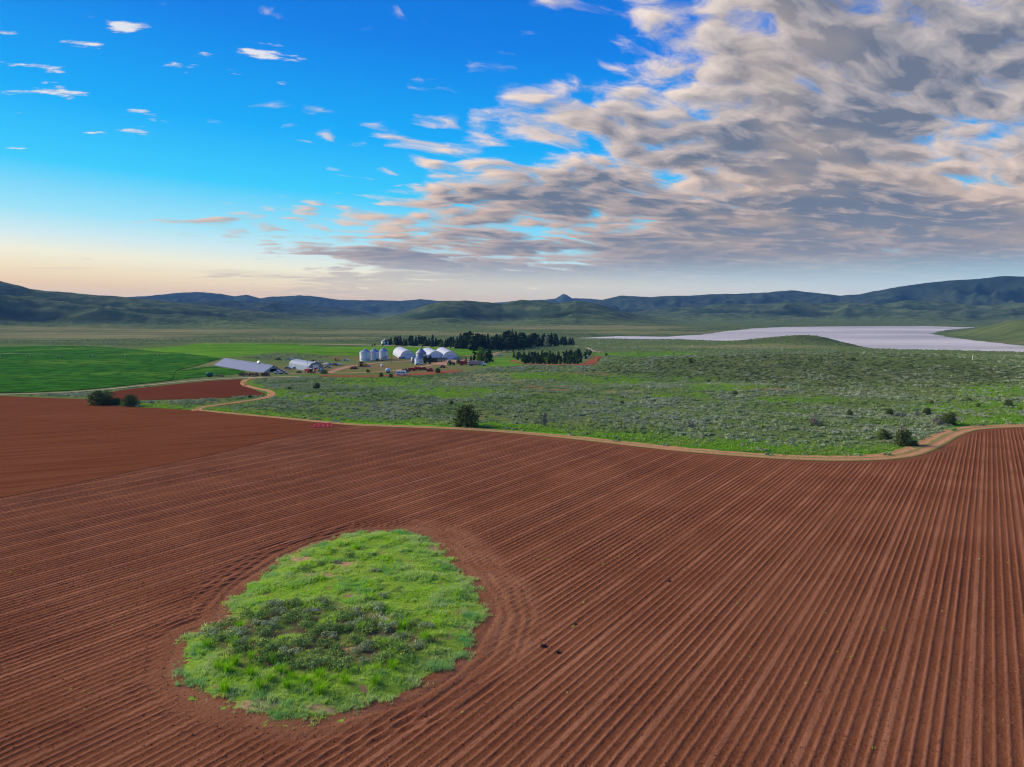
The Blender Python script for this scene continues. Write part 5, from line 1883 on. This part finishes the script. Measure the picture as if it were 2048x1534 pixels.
GB = 'three tall galvanised bins in a row'
bin_(728.5, 722.3, 22, 17.5, 6.0, 'left one of three tall galvanised grain bins', group=GB)
bin_(747, 720.8, 20, 17.0, 6.5, 'middle one of three tall galvanised grain bins', group=GB)
bin_(765.5, 719.3, 18.5, 16.5, 6.5, 'right one of three tall galvanised grain bins, with an auger before it', group=GB)
bin_(841, 723, 21, 17, 9, 'dark weathered grain bin with cone roof before the middle arched barn', M_GALVD, m_corr('weathered_cone', (0.26, 0.30, 0.38), 0.5, 0.3, 'Z', 3.0))
bin_(836.5, 729, 16.5, 11.5, 6, 'small white grain bin with blue-grey cone roof by the two trees', M_GALV, M_GALVR)
g = G(827, 726.5)
t = thing('feed_tank', 'short grey upright tank tucked behind the small white bin', 'tank', g)
MB().lathe([(1.7, -0.2), (1.72, 2.0), (1.7, 4.2), (1.0, 4.7), (0.2, 4.8)], 18).go('tank_wall', M_GALVD, t, True)
MB().lathe([(0.35, 4.75), (0.36, 5.05), (0.1, 5.1)], 10).go('tank_lid', M_STEEL, t)

# auger leaning on the bins
g = G(757, 721.5)
t = thing('grain_auger', 'dark rusty grain auger leaning up against the right galvanised bin', 'auger', g, R(-6))
MB().tube((-1.2, 0, 0.5), (8.6, 1.0, 4.2), 0.22, 8).go('auger_tube', M_RUST, t)
MB().tube((3.0, -0.9, 0.1), (4.6, 0.2, 2.4), 0.09, 5).tube((3.0, 1.2, 0.1), (4.6, 0.6, 2.4), 0.09, 5).go('support_frame', M_RUST, t)
MB().box(-2.0, -0.4, -0.7, 0.7, 0.1, 1.3).go('hopper', M_RUST, t)
for s in (-0.9, 1.2):
    MB().wheel(3.0, s, 0.42, 0.25, 12).go('wheel', M_TYRE, t)

# lean-to with racks in front of the middle barn
loc, rz, L = axis_frame((868, 724), (866, 716))
t = thing('lean_to', 'open-fronted lean-to with blue-grey roof before the middle arched barn', 'shed', G(868, 724.5), R(24))
w = 12.0
MB().prism([(-w / 2, 3.3), (w / 2, 3.3), (w / 2, 3.45), (-w / 2, 3.45)], -0.5, 0.3).go('front_beam', M_TIMBER, t)
MB().side([(-0.8, 3.5), (9.0, 5.4), (9.0, 5.55), (-0.8, 3.65)], -w / 2 - 0.4, w / 2 + 0.4).go('roof', M_ROOFB, t)
for i in range(5):
    x_ = -w / 2 + 0.2 + i * (w - 0.4) / 4
    MB().box(x_ - 0.12, x_ + 0.12, -0.4, -0.16, -0.3, 3.3).go('post', M_TIMBER, t)
MB().box(-w / 2, w / 2, 8.7, 8.9, -0.3, 5.3).go('rear_wall', M_TIMBER, t)
for i, (px, py, rz_) in enumerate(((876, 724.5, 10), (881, 724, -12), (886, 723.5, 8), (890, 722.8, -5))):
    o = thing('timber_rack', ['timber rack nearest the lean-to in the row of racks', 'second timber rack from the lean-to', 'third timber rack from the lean-to', 'timber rack farthest from the lean-to'][i], 'rack', G(px, py), R(rz_), 'timber racks beside the lean-to')
    for s in (-1.1, 1.1):
        MB().box(s - 0.1, s + 0.1, -0.1, 0.1, -0.1, 3.0 + 0.2 * i).go('upright', M_TIMBER, o)
    for z_ in (0.7, 1.5, 2.4):
        MB().box(-1.3, 1.3, -0.25, -0.11, z_, z_ + 0.28).go('rail', M_TIMBER, o)


def small_house(px, base, w, d, wall_h, roof_h, rz, label, wallm, roofm, windows=2):
    o = thing('farm_house', label, 'house', G(px, base), R(rz))
    MB().box(-w / 2, w / 2, 0, d, -0.3, wall_h).go('wall', wallm, o)
    rf = MB().prism([(-w / 2 - 0.4, wall_h - 0.1), (w / 2 + 0.4, wall_h - 0.1), (0, wall_h + roof_h)], -0.4, d + 0.4).go('roof', roofm, o)
    MB().box(0.6, 1.3, d * 0.4, d * 0.4 + 0.7, wall_h + roof_h * 0.5, wall_h + roof_h + 0.7).go('chimney', M_CONC, rf)
    for i in range(windows):
        x_ = -w / 4 + i * w / 2
        wn = MB().box(x_ - 0.55, x_ + 0.55, -0.05, -0.003, 1.0, 2.1).go('window', M_GLASS, o)
        MB().box(x_ - 0.65, x_ + 0.65, -0.10, -0.053, 0.9, 1.0).go('sill', M_WHITE, wn)
    MB().box(-0.5, 0.5, -0.05, -0.003, 0, 2.1).go('door', M_TIMBER, o)

small_house(771, 690, 8, 6, 4.5, 2.4, 20, 'small white house with grey roof at the left end of the shelterbelt', M_WHITE, M_STEEL)
small_house(1036, 693.5, 9, 7, 2.6, 1.8, -10, 'left one of two low pale-roofed houses under the shelterbelt', M_WHITEE, M_WHITEE)
small_house(1048, 693.5, 9, 7, 2.4, 1.6, 8, 'right one of two low pale-roofed houses under the shelterbelt', M_OLDW, M_CONC)
small_house(944, 698.5, 7, 5, 2.4, 1.4, 5, 'low white cottage half hidden under the middle of the shelterbelt', M_WHITE, M_WHITEE)
small_house(1174, 717.5, 2.6, 2.2, 2.2, 0.5, 12, 'little white hut at the right end of the planted grove', M_WHITE, M_WHITE, 1)


# ------------------------------------------------------------------ vehicles and machines (front towards -Y)
def wheels(o, xs, ys, r, w, rim=None, label=None):
    for y in ys:
        for x in xs:
            tq = MB().wheel(x, y, r, w).go('wheel', M_TYRE, o)
            if rim:
                s = 1 if x > 0 else -1
                MB().wheel(x + s * (w / 2), y, r * 0.55, 0.08, 12).go('rim', rim, tq).location = (0, 0, r * 0.45)


def truck(px, base, rz, label, cabm, boxm, L=7.5, boxh=1.7, roofm=None, grp=None, scale=1.0, sides=True):
    o = thing('farm_truck', label, 'truck', G(px, base), R(rz), grp)
    o.scale = (scale,) * 3
    W = 2.4
    MB().side([(-L / 2, 0.75), (-L / 2, 1.55), (-L / 2 + 1.0, 1.65), (-L / 2 + 1.25, 2.65), (-L / 2 + 2.6, 2.7), (-L / 2 + 2.6, 0.75)], -W / 2 + 0.1, W / 2 - 0.1).go('cab', cabm, o)
    MB().side([(-L / 2 + 1.02, 1.72), (-L / 2 + 1.22, 2.5), (-L / 2 + 1.16, 2.52), (-L / 2 + 0.96, 1.74)], -W / 2 + 0.25, W / 2 - 0.25).go('windscreen', M_GLASS, o)
    for s in (-1, 1):
        MB().box(min(s * (W / 2 - 0.097), s * (W / 2 - 0.06)), max(s * (W / 2 - 0.097), s * (W / 2 - 0.06)), -L / 2 + 1.4, -L / 2 + 2.35, 1.75, 2.45).go('side_window', M_GLASS, o)
        MB().box(s * 0.75 - 0.16, s * 0.75 + 0.16, -L / 2 - 0.05, -L / 2 - 0.003, 1.0, 1.3).go('headlight', M_WHITE, o)
    MB().box(-W / 2 + 0.5, W / 2 - 0.5, -L / 2 + 0.3, L / 2, 0.55, 0.8).go('chassis', M_BLACK, o)
    bx = MB()
    y0, y1 = -L / 2 + 2.8, L / 2
    bx.box(-W / 2, W / 2, y0, y1, 0.95, 1.1)
    bx.box(-W / 2, -W / 2 + 0.08, y0, y1, 1.1, 1.1 + boxh).box(W / 2 - 0.08, W / 2, y0, y1, 1.1, 1.1 + boxh)
    bx.box(-W / 2 + 0.08, W / 2 - 0.08, y0, y0 + 0.08, 1.1, 1.1 + boxh).box(-W / 2 + 0.08, W / 2 - 0.08, y1 - 0.08, y1, 1.1, 1.1 + boxh)
    b_ = bx.go('cargo_box', boxm, o)
    st = MB()
    n = int((y1 - y0) / 0.9)
    for i in range(n + 1):
        y = y0 + 0.1 + i * (y1 - y0 - 0.2) / n
        st.box(-W / 2 - 0.06, -W / 2 - 0.003, y - 0.05, y + 0.05, 1.0, 1.1 + boxh).box(W / 2 + 0.003, W / 2 + 0.06, y - 0.05, y + 0.05, 1.0, 1.1 + boxh)
    q = st.go('stake', boxm, b_)
    q['kind'] = 'stuff'
    if roofm:
        MB().side([(y0 - 0.1, 1.1 + boxh), (y1 + 0.1, 1.1 + boxh), (y1 + 0.1, 1.25 + boxh), (y0 - 0.1, 1.25 + boxh)], -W / 2 - 0.05, W / 2 + 0.05).go('tarp', roofm, o)
    wheels(o, (-W / 2 + 0.2, W / 2 - 0.2), (-L / 2 + 1.0, L / 2 - 1.9, L / 2 - 0.8), 0.5, 0.34)
    return o


def tractor(px, base, rz, label, bodym, rimm, scale=1.0, loader=False, grp=None):
    o = thing('tractor', label, 'tractor', G(px, base), R(rz), grp)
    o.scale = (scale,) * 3
    MB().side([(-2.4, 0.9), (-2.4, 1.75), (-0.3, 1.95), (-0.3, 0.9)], -0.45, 0.45).go('hood', bodym, o)
    MB().side([(-2.44, 1.0), (-2.44, 1.6), (-2.41, 1.6), (-2.41, 1.0)], -0.35, 0.35).go('grille', M_BLACK, o)
    MB().box(-0.4, 0.4, -2.2, 1.3, 0.55, 0.9).go('frame', M_BLACK, o)
    MB().side([(-0.25, 1.2), (0.0, 2.75), (1.3, 2.75), (1.5, 1.2)], -0.75, 0.75).go('cab', M_GLASS, o)
    MB().box(-0.85, 0.85, -0.15, 1.45, 2.76, 2.95).go('cab_roof', bodym, o)
    for s in (-1, 1):
        MB().side([(0.2, 1.55), (0.6, 1.95), (1.5, 1.95), (1.9, 1.5), (1.8, 1.45), (1.4, 1.8), (0.7, 1.8), (0.3, 1.45)], min(s * 0.8, s * 1.35), max(s * 0.8, s * 1.35)).go('fender', bodym, o)
        w1 = MB().wheel(s * 1.1, 1.05, 0.95, 0.55, 18).go('rear_wheel', M_TYRE, o)
        MB().wheel(s * 1.40, 1.05, 0.52, 0.06, 14).go('rim', rimm, w1).location = (0, 0, 0.43)
        w2 = MB().wheel(s * 0.95, -1.75, 0.58, 0.36, 16).go('front_wheel', M_TYRE, o)
        MB().wheel(s * 1.15, -1.75, 0.32, 0.06, 12).go('rim', rimm, w2).location = (0, 0, 0.26)
    MB().tube((0.3, -1.0, 1.8), (0.3, -1.0, 2.7), 0.06).go('exhaust', M_BLACK, o)
    if loader:
        for s in (-1, 1):
            MB().tube((s * 0.8, -0.2, 1.7), (s * 0.8, -3.6, 0.9), 0.12, 5).go('loader_arm', bodym, o)
        MB().side([(-4.5, 0.15), (-4.4, 0.1), (-3.6, 0.2), (-3.5, 1.1), (-3.65, 1.1), (-3.75, 0.35)], -1.3, 1.3).go('bucket', M_STEEL, o)
    return o

tractor(902, 730.5, 78, 'green tractor with yellow wheels and red implement in the middle of the yard', M_GREEN, M_RIMY, 1.15, grp='green tractors in the yard')
g = G(908, 730.3)
o = thing('mounted_tiller', 'dark red implement behind the nearer green tractor', 'implement', g, R(80))
MB().box(-1.3, 1.3, -0.2, 0.2, 0.7, 0.95).go('toolbar', M_DRED, o)
for i in range(5):
    MB().side([(0.0, 0.9), (0.15, 0.9), (0.45, 0.3), (0.2, 0.0), (0.1, 0.05), (0.3, 0.32)], -1.2 + i * 0.58, -1.1 + i * 0.58).go('tine', M_RUST, o)
tractor(919, 727.5, 70, 'green tractor with yellow wheels behind, next to the red truck', M_GREEN, M_RIMY, 1.15, grp='green tractors in the yard')
truck(931, 730.5, 82, 'red box truck with white cab, left one of the two trucks', M_WHITE, M_RED, 8.0, 1.7)
truck(955, 731.5, 80, 'long faded red truck with white cab and grey load cover', M_WHITE, M_PINK, 11.0, 1.9, M_STEEL)
truck(860, 743, 75, 'small bright red truck at the edge of the red tilled strip', M_RED, M_RED, 5.0, 0.5, scale=0.85)


def wagon(px, base, rz, label, m_, L=4.2, h=1.2, grp=None, scale=1.0):
    o = thing('farm_wagon', label, 'wagon', G(px, base), R(rz), grp)
    o.scale = (scale,) * 3
    W = 2.0
    MB().prism([(-W / 2 * 0.6, 0.75), (W / 2 * 0.6, 0.75), (W / 2, 0.75 + h), (W / 2 - 0.08, 0.75 + h), (W / 2 * 0.6 - 0.05, 0.85), (-W / 2 * 0.6 + 0.05, 0.85), (-W / 2 + 0.08, 0.75 + h), (-W / 2, 0.75 + h)], -L / 2, L / 2).go('tub', m_, o)
    for y in (-L / 2 + 0.04, L / 2 - 0.04):
        MB().prism([(-W / 2 * 0.6, 0.8), (W / 2 * 0.6, 0.8), (W / 2 - 0.05, 0.7 + h), (-W / 2 + 0.05, 0.7 + h)], y - 0.03, y + 0.03).go('end_board', m_, o)
    MB().box(-0.5, 0.5, -L / 2 - 0.1, L / 2 + 0.1, 0.5, 0.72).go('chassis', M_BLACK, o)
    MB().tube((0, -L / 2, 0.6), (0, -L / 2 - 1.6, 0.45), 0.07, 5).go('drawbar', M_BLACK, o)
    wheels(o, (-0.85, 0.85), (-L / 2 + 0.7, L / 2 - 0.7), 0.4, 0.25)

wagon(824, 742, 72, 'left one of two red wagons parked in a line by the yard road', M_RED, 4.4)
wagon(836, 740.5, 72, 'right one of two red wagons parked in a line by the yard road', M_RED, 4.4)


def camper():
    o = thing('camper_bus', 'small white bus with dark windows standing on the red tilled strip', 'bus', G(803, 750.5), R(80))
    L, W, H = 6.2, 2.2, 2.6
    MB().side([(-L / 2, 0.5), (-L / 2, 1.5), (-L / 2 + 0.35, H), (L / 2 - 0.15, H), (L / 2, H - 0.3), (L / 2, 0.5)], -W / 2, W / 2).go('body', M_WHITE, o)
    for s in (-1, 1):
        for i in range(4):
            y = -L / 2 + 0.9 + i * 1.25
            MB().box(min(s * (W / 2 + 0.003), s * (W / 2 + 0.03)), max(s * (W / 2 + 0.003), s * (W / 2 + 0.03)), y, y + 0.95, 1.45, 2.15).go('window', M_GLASS, o)
    MB().side([(-L / 2 - 0.02, 1.5), (-L / 2 + 0.27, 2.4), (-L / 2 + 0.24, 2.42), (-L / 2 - 0.05, 1.52)], -W / 2 + 0.2, W / 2 - 0.2).go('windscreen', M_GLASS, o)
    MB().box(-W / 2 - 0.02, W / 2 + 0.02, -L / 2 - 0.1, -L / 2 - 0.003, 0.5, 0.75).go('bumper', M_STEEL, o)
    wheels(o, (-W / 2 + 0.05, W / 2 - 0.05), (-L / 2 + 1.1, L / 2 - 1.3), 0.42, 0.25)

camper()


def tank(px, base, rz, label, m_, L, r_, name='tank_trailer', trailer=True, z=None):
    o = thing(name, label, 'tank', G(px, base), R(rz))
    z = r_ + (0.75 if trailer else 0.35) if z is None else z
    k = MB()
    n, V, F = 14, [], []
    prof = [(-L / 2 - r_ * 0.45, 0.12), (-L / 2 - r_ * 0.3, 0.65), (-L / 2, 1.0), (L / 2, 1.0), (L / 2 + r_ * 0.3, 0.65), (L / 2 + r_ * 0.45, 0.12)]
    for y, f in prof:
        for j in range(n):
            a = 2 * math.pi * j / n
            V.append((r_ * f * math.cos(a), y, z + r_ * f * math.sin(a)))
    for i in range(len(prof) - 1):
        for j in range(n):
            F.append((i * n + j, (i + 1) * n + j, (i + 1) * n + (j + 1) % n, i * n + (j + 1) % n))
    F.append(tuple(range(n)))
    F.append(tuple((len(prof) - 1) * n + j for j in reversed(range(n))))
    k.V, k.F = V, F
    k.go('tank_shell', m_, o, True)
    MB().lathe([(0.25, z + r_ - 0.05), (0.25, z + r_ + 0.2), (0.1, z + r_ + 0.22)], 10).go('filler_cap', M_STEEL, o)
    if trailer:
        MB().box(-0.6, 0.6, -L / 2 - 0.4, L / 2 + 2.2, 0.5, 0.72).go('chassis', M_BLACK, o)
        wheels(o, (-0.8, 0.8), (-0.4, 0.6), 0.42, 0.25)
    else:
        for y in (-L / 3, L / 3):
            MB().box(-r_ * 0.8, r_ * 0.8, y - 0.15, y + 0.15, -0.1, 0.5).go('cradle', M_CONC, o)

tank(776, 746, -85, 'pale blue rounded tank trailer beside the yard road', M_BLUET, 2.2, 1.05)
tank(764, 734, -60, 'white round tank lying alone in the yard grass', M_WHITE, 1.0, 0.9, 'storage_tank', False)


def combine(px, base, rz, label, m_, scale=1.0):
    o = thing('combine_harvester', label, 'harvester', G(px, base), R(rz))
    o.scale = (scale,) * 3
    MB().side([(-1.2, 1.1), (-1.2, 2.9), (0.4, 3.1), (2.6, 3.0), (3.4, 2.2), (3.4, 1.2)], -1.25, 1.25).go('body', m_, o)
    MB().side([(-2.6, 1.6), (-2.4, 3.1), (-1.25, 3.1), (-1.25, 1.5)], -0.85, 0.85).go('cab', M_GLASS, o)
    MB().box(-0.95, 0.95, -2.7, -1.1, 3.11, 3.3).go('cab_roof', M_WHITE, o)
    MB().side([(-4.4, 0.2), (-4.2, 0.9), (-3.4, 1.0), (-3.3, 0.3)], -2.4, 2.4).go('header', m_, o)
    MB().side([(-3.4, 0.5), (-3.4, 0.8), (-1.0, 1.7), (-1.0, 1.2)], -0.6, 0.6).go('feeder', M_BLACK, o)
    MB().tube((1.2, 0.5, 2.9), (3.2, 2.8, 3.2), 0.18, 6).go('unloading_tube', m_, o)
    wheels(o, (-1.35, 1.35), (-0.9,), 0.85, 0.5)
    wheels(o, (-1.1, 1.1), (2.6,), 0.5, 0.35)

combine(618, 746, 60, 'bright red combine harvester before the pale blue metal shed', M_RED, 0.85)
tractor(633, 744, 50, 'yellow loader tractor next to the red combine', M_YEL2, M_RIMY, 1.0, True)
tractor(725, 734, 65, 'yellow loader tractor on the grass below the galvanised bins', M_YEL2, M_RIMY, 1.35, True)
tractor(673, 722, 60, 'small yellow loader tractor on the far side of the scrap yard', M_YEL2, M_RIMY, 0.9, True)


def disc_harrow(px, base, rz, label, m_, W=5.0, scale=1.0):
    o = thing('disc_harrow', label, 'implement', G(px, base), R(rz))
    o.scale = (scale,) * 3
    f = MB().box(-W / 2, W / 2, -1.2, -1.0, 0.7, 0.9).box(-W / 2, W / 2, 1.0, 1.2, 0.7, 0.9)
    for x in (-W / 2 + 0.1, -W / 6, W / 6, W / 2 - 0.1):
        f.box(x - 0.09, x + 0.09, -1.0, 1.0, 0.72, 0.88)
    f.go('frame', m_, o)
    for y in (-1.1, 1.1):
        d = MB()
        n = int(W / 0.35)
        for i in range(n):
            d.wheel(-W / 2 + 0.2 + i * (W - 0.4) / (n - 1), y, 0.32, 0.05, 10)
        q = d.go('disc_gang', M_RUST, o)
        q['kind'] = 'stuff'
    MB().tube((0, -1.1, 0.75), (0, -3.2, 0.5), 0.09, 5).go('drawbar', m_, o)
    for s in (-1, 1):
        MB().side([(-0.5, 0.9), (0.5, 0.9), (0.4, 1.7), (-0.2, 1.7)], s * W / 3 - 0.5, s * W / 3 + 0.5).go('weight_box', m_, o)

disc_harrow(708, 738, 70, 'dark rusty disc harrow left of the yellow loader below the bins', M_RUST, 5.0, 1.1)
disc_harrow(810, 743.5, 70, 'black implement parked behind the white bus', M_BLACK, 4.6, 1.15)
disc_harrow(848, 739.5, 72, 'dark implement between the red wagons and the small red truck', M_BLACK, 3.6)
disc_harrow(885, 735.5, 75, 'rusty implement lying in the yellow grass by the yard road', M_RUST, 4.0)
disc_harrow(484, 751, 70, 'leftmost rusty implement of the row before the long shed', M_RUST, 3.4)
disc_harrow(497, 751, 65, 'second rusty implement of the row before the long shed', M_RUST, 4.2)
disc_harrow(510, 751.5, 70, 'third rusty implement of the row before the long shed', M_DRED, 4.2, 1.1)
disc_harrow(598, 746, 80, 'dark red implement left of the red combine', M_DRED, 4.6, 0.8)
truck(531, 752, 70, 'old dark red truck at the right end of the machine row by the long shed', M_DRED, M_DRED, 6.0, 0.9, scale=0.9)
tank(419, 753.5, -80, 'dark green tank implement at the crop edge by the farm road', M_DGREEN, 3.2, 0.9)
o = thing('bale_rack', 'rusty rack wagon coupled to the green tank by the farm road', 'wagon', G(441, 753), R(80))
for s in (-1, 1):
    MB().box(s * 1.0 - 0.06, s * 1.0 + 0.06, -2.2, 2.2, 0.7, 0.85).go('side_rail', M_RUST, o)
MB().box(-0.94, 0.94, -2.2, 2.2, 0.72, 0.80).go('deck', M_TIMBER, o)
for y in (-2.1, -0.7, 0.7, 2.1):
    for s in (-1, 1):
        MB().box(s * 1.0 - 0.05, s * 1.0 + 0.05, y - 0.05, y + 0.05, 0.85, 2.9).go('stake', M_RUST, o)
wheels(o, (-0.85, 0.85), (-1.4, 1.4), 0.38, 0.22)


def car(px, base, rz, label, m_, scale=1.0, pickup=False, grp='old vehicles in the scrap yard'):
    o = thing('old_car', label, 'car', G(px, base), R(rz), grp)
    o.scale = (scale,) * 3
    if pickup:
        pr = [(-2.4, 0.45), (-2.45, 0.95), (-1.1, 1.1), (-0.7, 1.7), (0.4, 1.72), (0.55, 1.1), (2.4, 1.1), (2.4, 0.45)]
        wn = [(-0.98, 1.12), (-0.66, 1.62), (0.33, 1.64), (0.42, 1.12)]
    else:
        pr = [(-2.1, 0.45), (-2.15, 0.85), (-1.0, 1.0), (-0.4, 1.45), (1.0, 1.45), (1.6, 1.0), (2.1, 0.9), (2.1, 0.45)]
        wn = [(-0.85, 1.0), (-0.36, 1.39), (0.95, 1.39), (1.4, 1.0)]
    MB().side(pr, -0.85, 0.85).go('body', m_, o)
    for s in (-1, 1):
        MB().side(wn, min(s * 0.853, s * 0.875), max(s * 0.853, s * 0.875)).go('side_window', M_GLASS, o)
    wheels(o, (-0.78, 0.78), (-1.4, 1.35), 0.34, 0.22)

C1 = m_plain('chalky_white_paint', (0.62, 0.62, 0.62), 0.5)
C2 = m_plain('faded_blue_paint', (0.20, 0.26, 0.36), 0.5)
C3 = m_plain('dull_black_paint', (0.03, 0.03, 0.035), 0.5)
C4 = m_plain('tan_paint', (0.42, 0.35, 0.27), 0.6)
for px, py, rz_, lab, m_, pk in (
        (556, 720, 60, 'dark car with white roof edge behind the long shed', C3, True), (582, 720, 75, 'white car by the sage mound behind the sheds', C1, False),
        (592, 738, 80, 'pale old car between the long shed and the pale blue shed', C1, False), (576, 738.5, 70, 'dark old car left of the pale one between the sheds', C2, False),
        (628, 724, 75, 'rust coloured pickup behind the pale blue shed', M_RUST, True), (640, 725, 60, 'tan pickup right of the rust coloured one', C4, True),
        (655, 736, 85, 'pale grey flat wreck right of the pale blue shed', C4, True), (663, 731, 70, 'dark blue wreck in the middle of the scrap yard', C2, False),
        (670, 731, 60, 'black wreck beside the dark blue one', C3, False), (678, 731, 80, 'white wreck at the right end of the scrap row', C1, False),
        (652, 729.5, 50, 'white pickup at the left end of the scrap row', C1, True), (693, 722, 75, 'long pale car at the far right of the scrap yard', C1, False),
        (838, 729.8, 80, 'white car parked under the two dark trees', C1, False), (985, 714, 70, 'pale car at the hill road gate', C1, False), (999, 712, 85, 'white car parked on the hill road', C1, True),
        (556, 747.5, 85, 'grey flatbed before the long shed door', C1, True), (568, 748, 85, 'pale trailer right of the flatbed', C4, True)):
    car(px, py, rz_, lab, m_, 1.1, pk)


# ------------------------------------------------------------------ poles and small things
def pole(px, base, hpx, label, cross=True, m_=None, name='utility_pole', grp='poles of the farm line', r_=0.13):
    g = G(px, base)
    h = hpx * g.y / FPX
    o = thing(name, label, 'pole', g, R(10), grp)
    MB().tube((0, 0, -0.3), (0, 0, h), r_ * 1.2, 7, r_ * 0.8).go('shaft', m_ or M_POLE, o)
    if cross:
        MB().box(-1.1, 1.1, -0.20, -0.08, h - 0.7, h - 0.5).go('crossarm', m_ or M_POLE, o)
        for x_ in (-0.95, 0.95):
            MB().lathe([(0.06, h - 0.5), (0.07, h - 0.35), (0.03, h - 0.28)], 6, x_, -0.14).go('insulator', M_WHITE, o)

pole(783, 726, 20, 'dark utility pole left of the leftmost arched barn')
pole(914, 717, 18, 'pole with white bracket right of the rightmost arched barn')
pole(616, 742, 22, 'thin pole before the pale blue metal shed', False)
pole(568.5, 726, 10, 'short pale post behind the long shed', False, M_WHITE)
pole(1133, 691, 13, 'tall pole before the right end of the shelterbelt')
pole(1063, 694, 9, 'shorter pole before the shelterbelt right of the low houses')
pole(1111, 692, 9, 'pole before the shelterbelt near the silvery willow')
for px, b_, h_, lab in ((1945, 719, 9, 'white marker post on the knoll near the right edge'), (1728, 709, 7, 'white marker post at the shore right of the island hill'), (1564, 703, 8, 'white marker post left of the island hill'),
                        (1384, 695, 6, 'white marker post on the flat before the lake arm'), (1198, 690, 6, 'white marker post right of the shelterbelt')):
    pole(px, b_, h_, lab, False, M_WHITE, 'marker_post', 'white posts on the flat', 0.22)


def sprinkler_line():
    o = thing('sprinkler_line', 'thin wheeled irrigation line crossing the dark green crop', 'sprinkler', G(120, 716))
    P = [G(x_, y_) for x_, y_ in ((-60, 712), (0, 714), (60, 715), (120, 716), (185, 714.5), (250, 713.5), (315, 712), (375, 711))]
    O = o.location
    for i, p in enumerate(P):
        q = p - O
        w_ = MB()
        w_.tube((q.x - 1.6, q.y, q.z + 0.2), (q.x, q.y, q.z + 3.2), 0.07, 4).tube((q.x + 1.6, q.y, q.z + 0.2), (q.x, q.y, q.z + 3.2), 0.07, 4).tube((q.x - 1.6, q.y, q.z + 0.45), (q.x + 1.6, q.y, q.z + 0.45), 0.06, 4)
        w_.go('tower', M_STEEL, o)
        for s in (-1.6, 1.6):
            t_ = MB().wheel(0, 0, 0.55, 0.2, 10).go('wheel', M_TYRE, o)
            t_.location = (q.x + s, q.y, q.z + 0.0)
            t_.rotation_euler = (0, 0, math.pi / 2)
        if i:
            a = P[i - 1] - O
            MB().tube((a.x, a.y, a.z + 3.2), (q.x, q.y, q.z + 3.2), 0.07, 5).go('pipe', M_BLACK, o)

sprinkler_line()

# red harrow frame lying in the tilled field
g = G(646, 853)
o = thing('harrow_frame', 'flat bright red harrow frame lying on the tilled soil near the track', 'implement', (g.x, g.y, g.z + 0.12), R(12))
M_HR = m_plain('bright_red_paint', (0.75, 0.03, 0.06), 0.45, var=0.08)
for y in (-2.6, -0.9, 0.9, 2.6):
    MB().box(-2.6, 2.6, y - 0.10, y + 0.10, 0.13, 0.22).go('cross_bar', M_HR, o)
for x_ in (-2.4, -1.2, 0, 1.2, 2.4):
    MB().box(x_ - 0.09, x_ + 0.09, -2.5, 2.5, 0.04, 0.127).go('long_bar', M_HR, o)
for x_ in (-2.4, -1.2, 0, 1.2, 2.4):
    for y in (-2.6, -0.9, 0.9, 2.6):
        MB().tube((x_ + 0.25, y, 0.15), (x_ + 0.3, y - 0.1, -0.12), 0.03, 4, 0.012).go('tine', M_STEEL, o)
MB().tube((0, 2.6, 0.2), (-2.2, 3.6, 0.25), 0.10, 5).tube((0, 2.6, 0.2), (2.2, 3.6, 0.25), 0.10, 5).go('hitch', M_HR, o)

# dark clods on the ridges
M_CLOD = m_plain('damp_clod', (0.018, 0.010, 0.008), 0.95, var=0.2, scale=4)
for i, (px, py, s_, lab) in enumerate(((1087, 1294, 0.30, 'left and larger one of two dark clods right of the island'), (1115, 1306, 0.26, 'right one of two dark clods right of the island'),
                                      (1150, 1250, 0.18, 'small dark clod up the rows from the pair'), (1338, 1164, 0.22, 'lone dark clod far right of the island'))):
    g = G(px, py)
    bm = bmesh.new()
    bmesh.ops.create_icosphere(bm, subdivisions=3, radius=1.0)
    for v in bm.verts:
        n_ = mnoise.noise(v.co * 1.7 + Vector((i * 9, 0, 0)))
        v.co *= (1 + 0.4 * n_)
        v.co.z *= 0.5
    me = bpy.data.meshes.new('soil_clod')
    bm.to_mesh(me)
    bm.free()
    me.materials.append(M_CLOD)
    o = link('soil_clod', me, loc=(g.x, g.y, g.z + 0.16), rz=i * 1.3, label=lab, category='clod', group='dark clods on the ploughed rows')
    o.scale = (s_, s_ * 0.75, s_ * 0.7)

# ------------------------------------------------------------------ air
def build_haze():
    m = bpy.data.materials.new('air')
    m.use_nodes = True
    nt = m.node_tree
    nt.nodes.clear()
    o = nt.nodes.new('ShaderNodeOutputMaterial')
    v = nt.nodes.new('ShaderNodeVolumePrincipled')
    v.inputs['Color'].default_value = (0.18, 0.46, 1.0, 1)
    v.inputs['Density'].default_value = 0.000042
    v.inputs['Anisotropy'].default_value = 0.0
    nt.links.new(v.outputs[0], o.inputs['Volume'])
    zmax = float(GZ.max()) + 12
    zmin = float(GZ.min()) - 1.5
    bm = bmesh.new()
    bmesh.ops.create_cube(bm, size=1.0)
    for q in bm.verts:
        q.co = Vector((q.co.x * 2 * 8200, (q.co.y + 0.5) * 9900 - 200, zmin + (q.co.z + 0.5) * (zmax - zmin)))
    me = bpy.data.meshes.new('haze')
    bm.to_mesh(me)
    bm.free()
    me.materials.append(m)
    link('haze', me, kind='stuff', label='thin blue evening haze over the whole valley', category='haze')

build_haze()
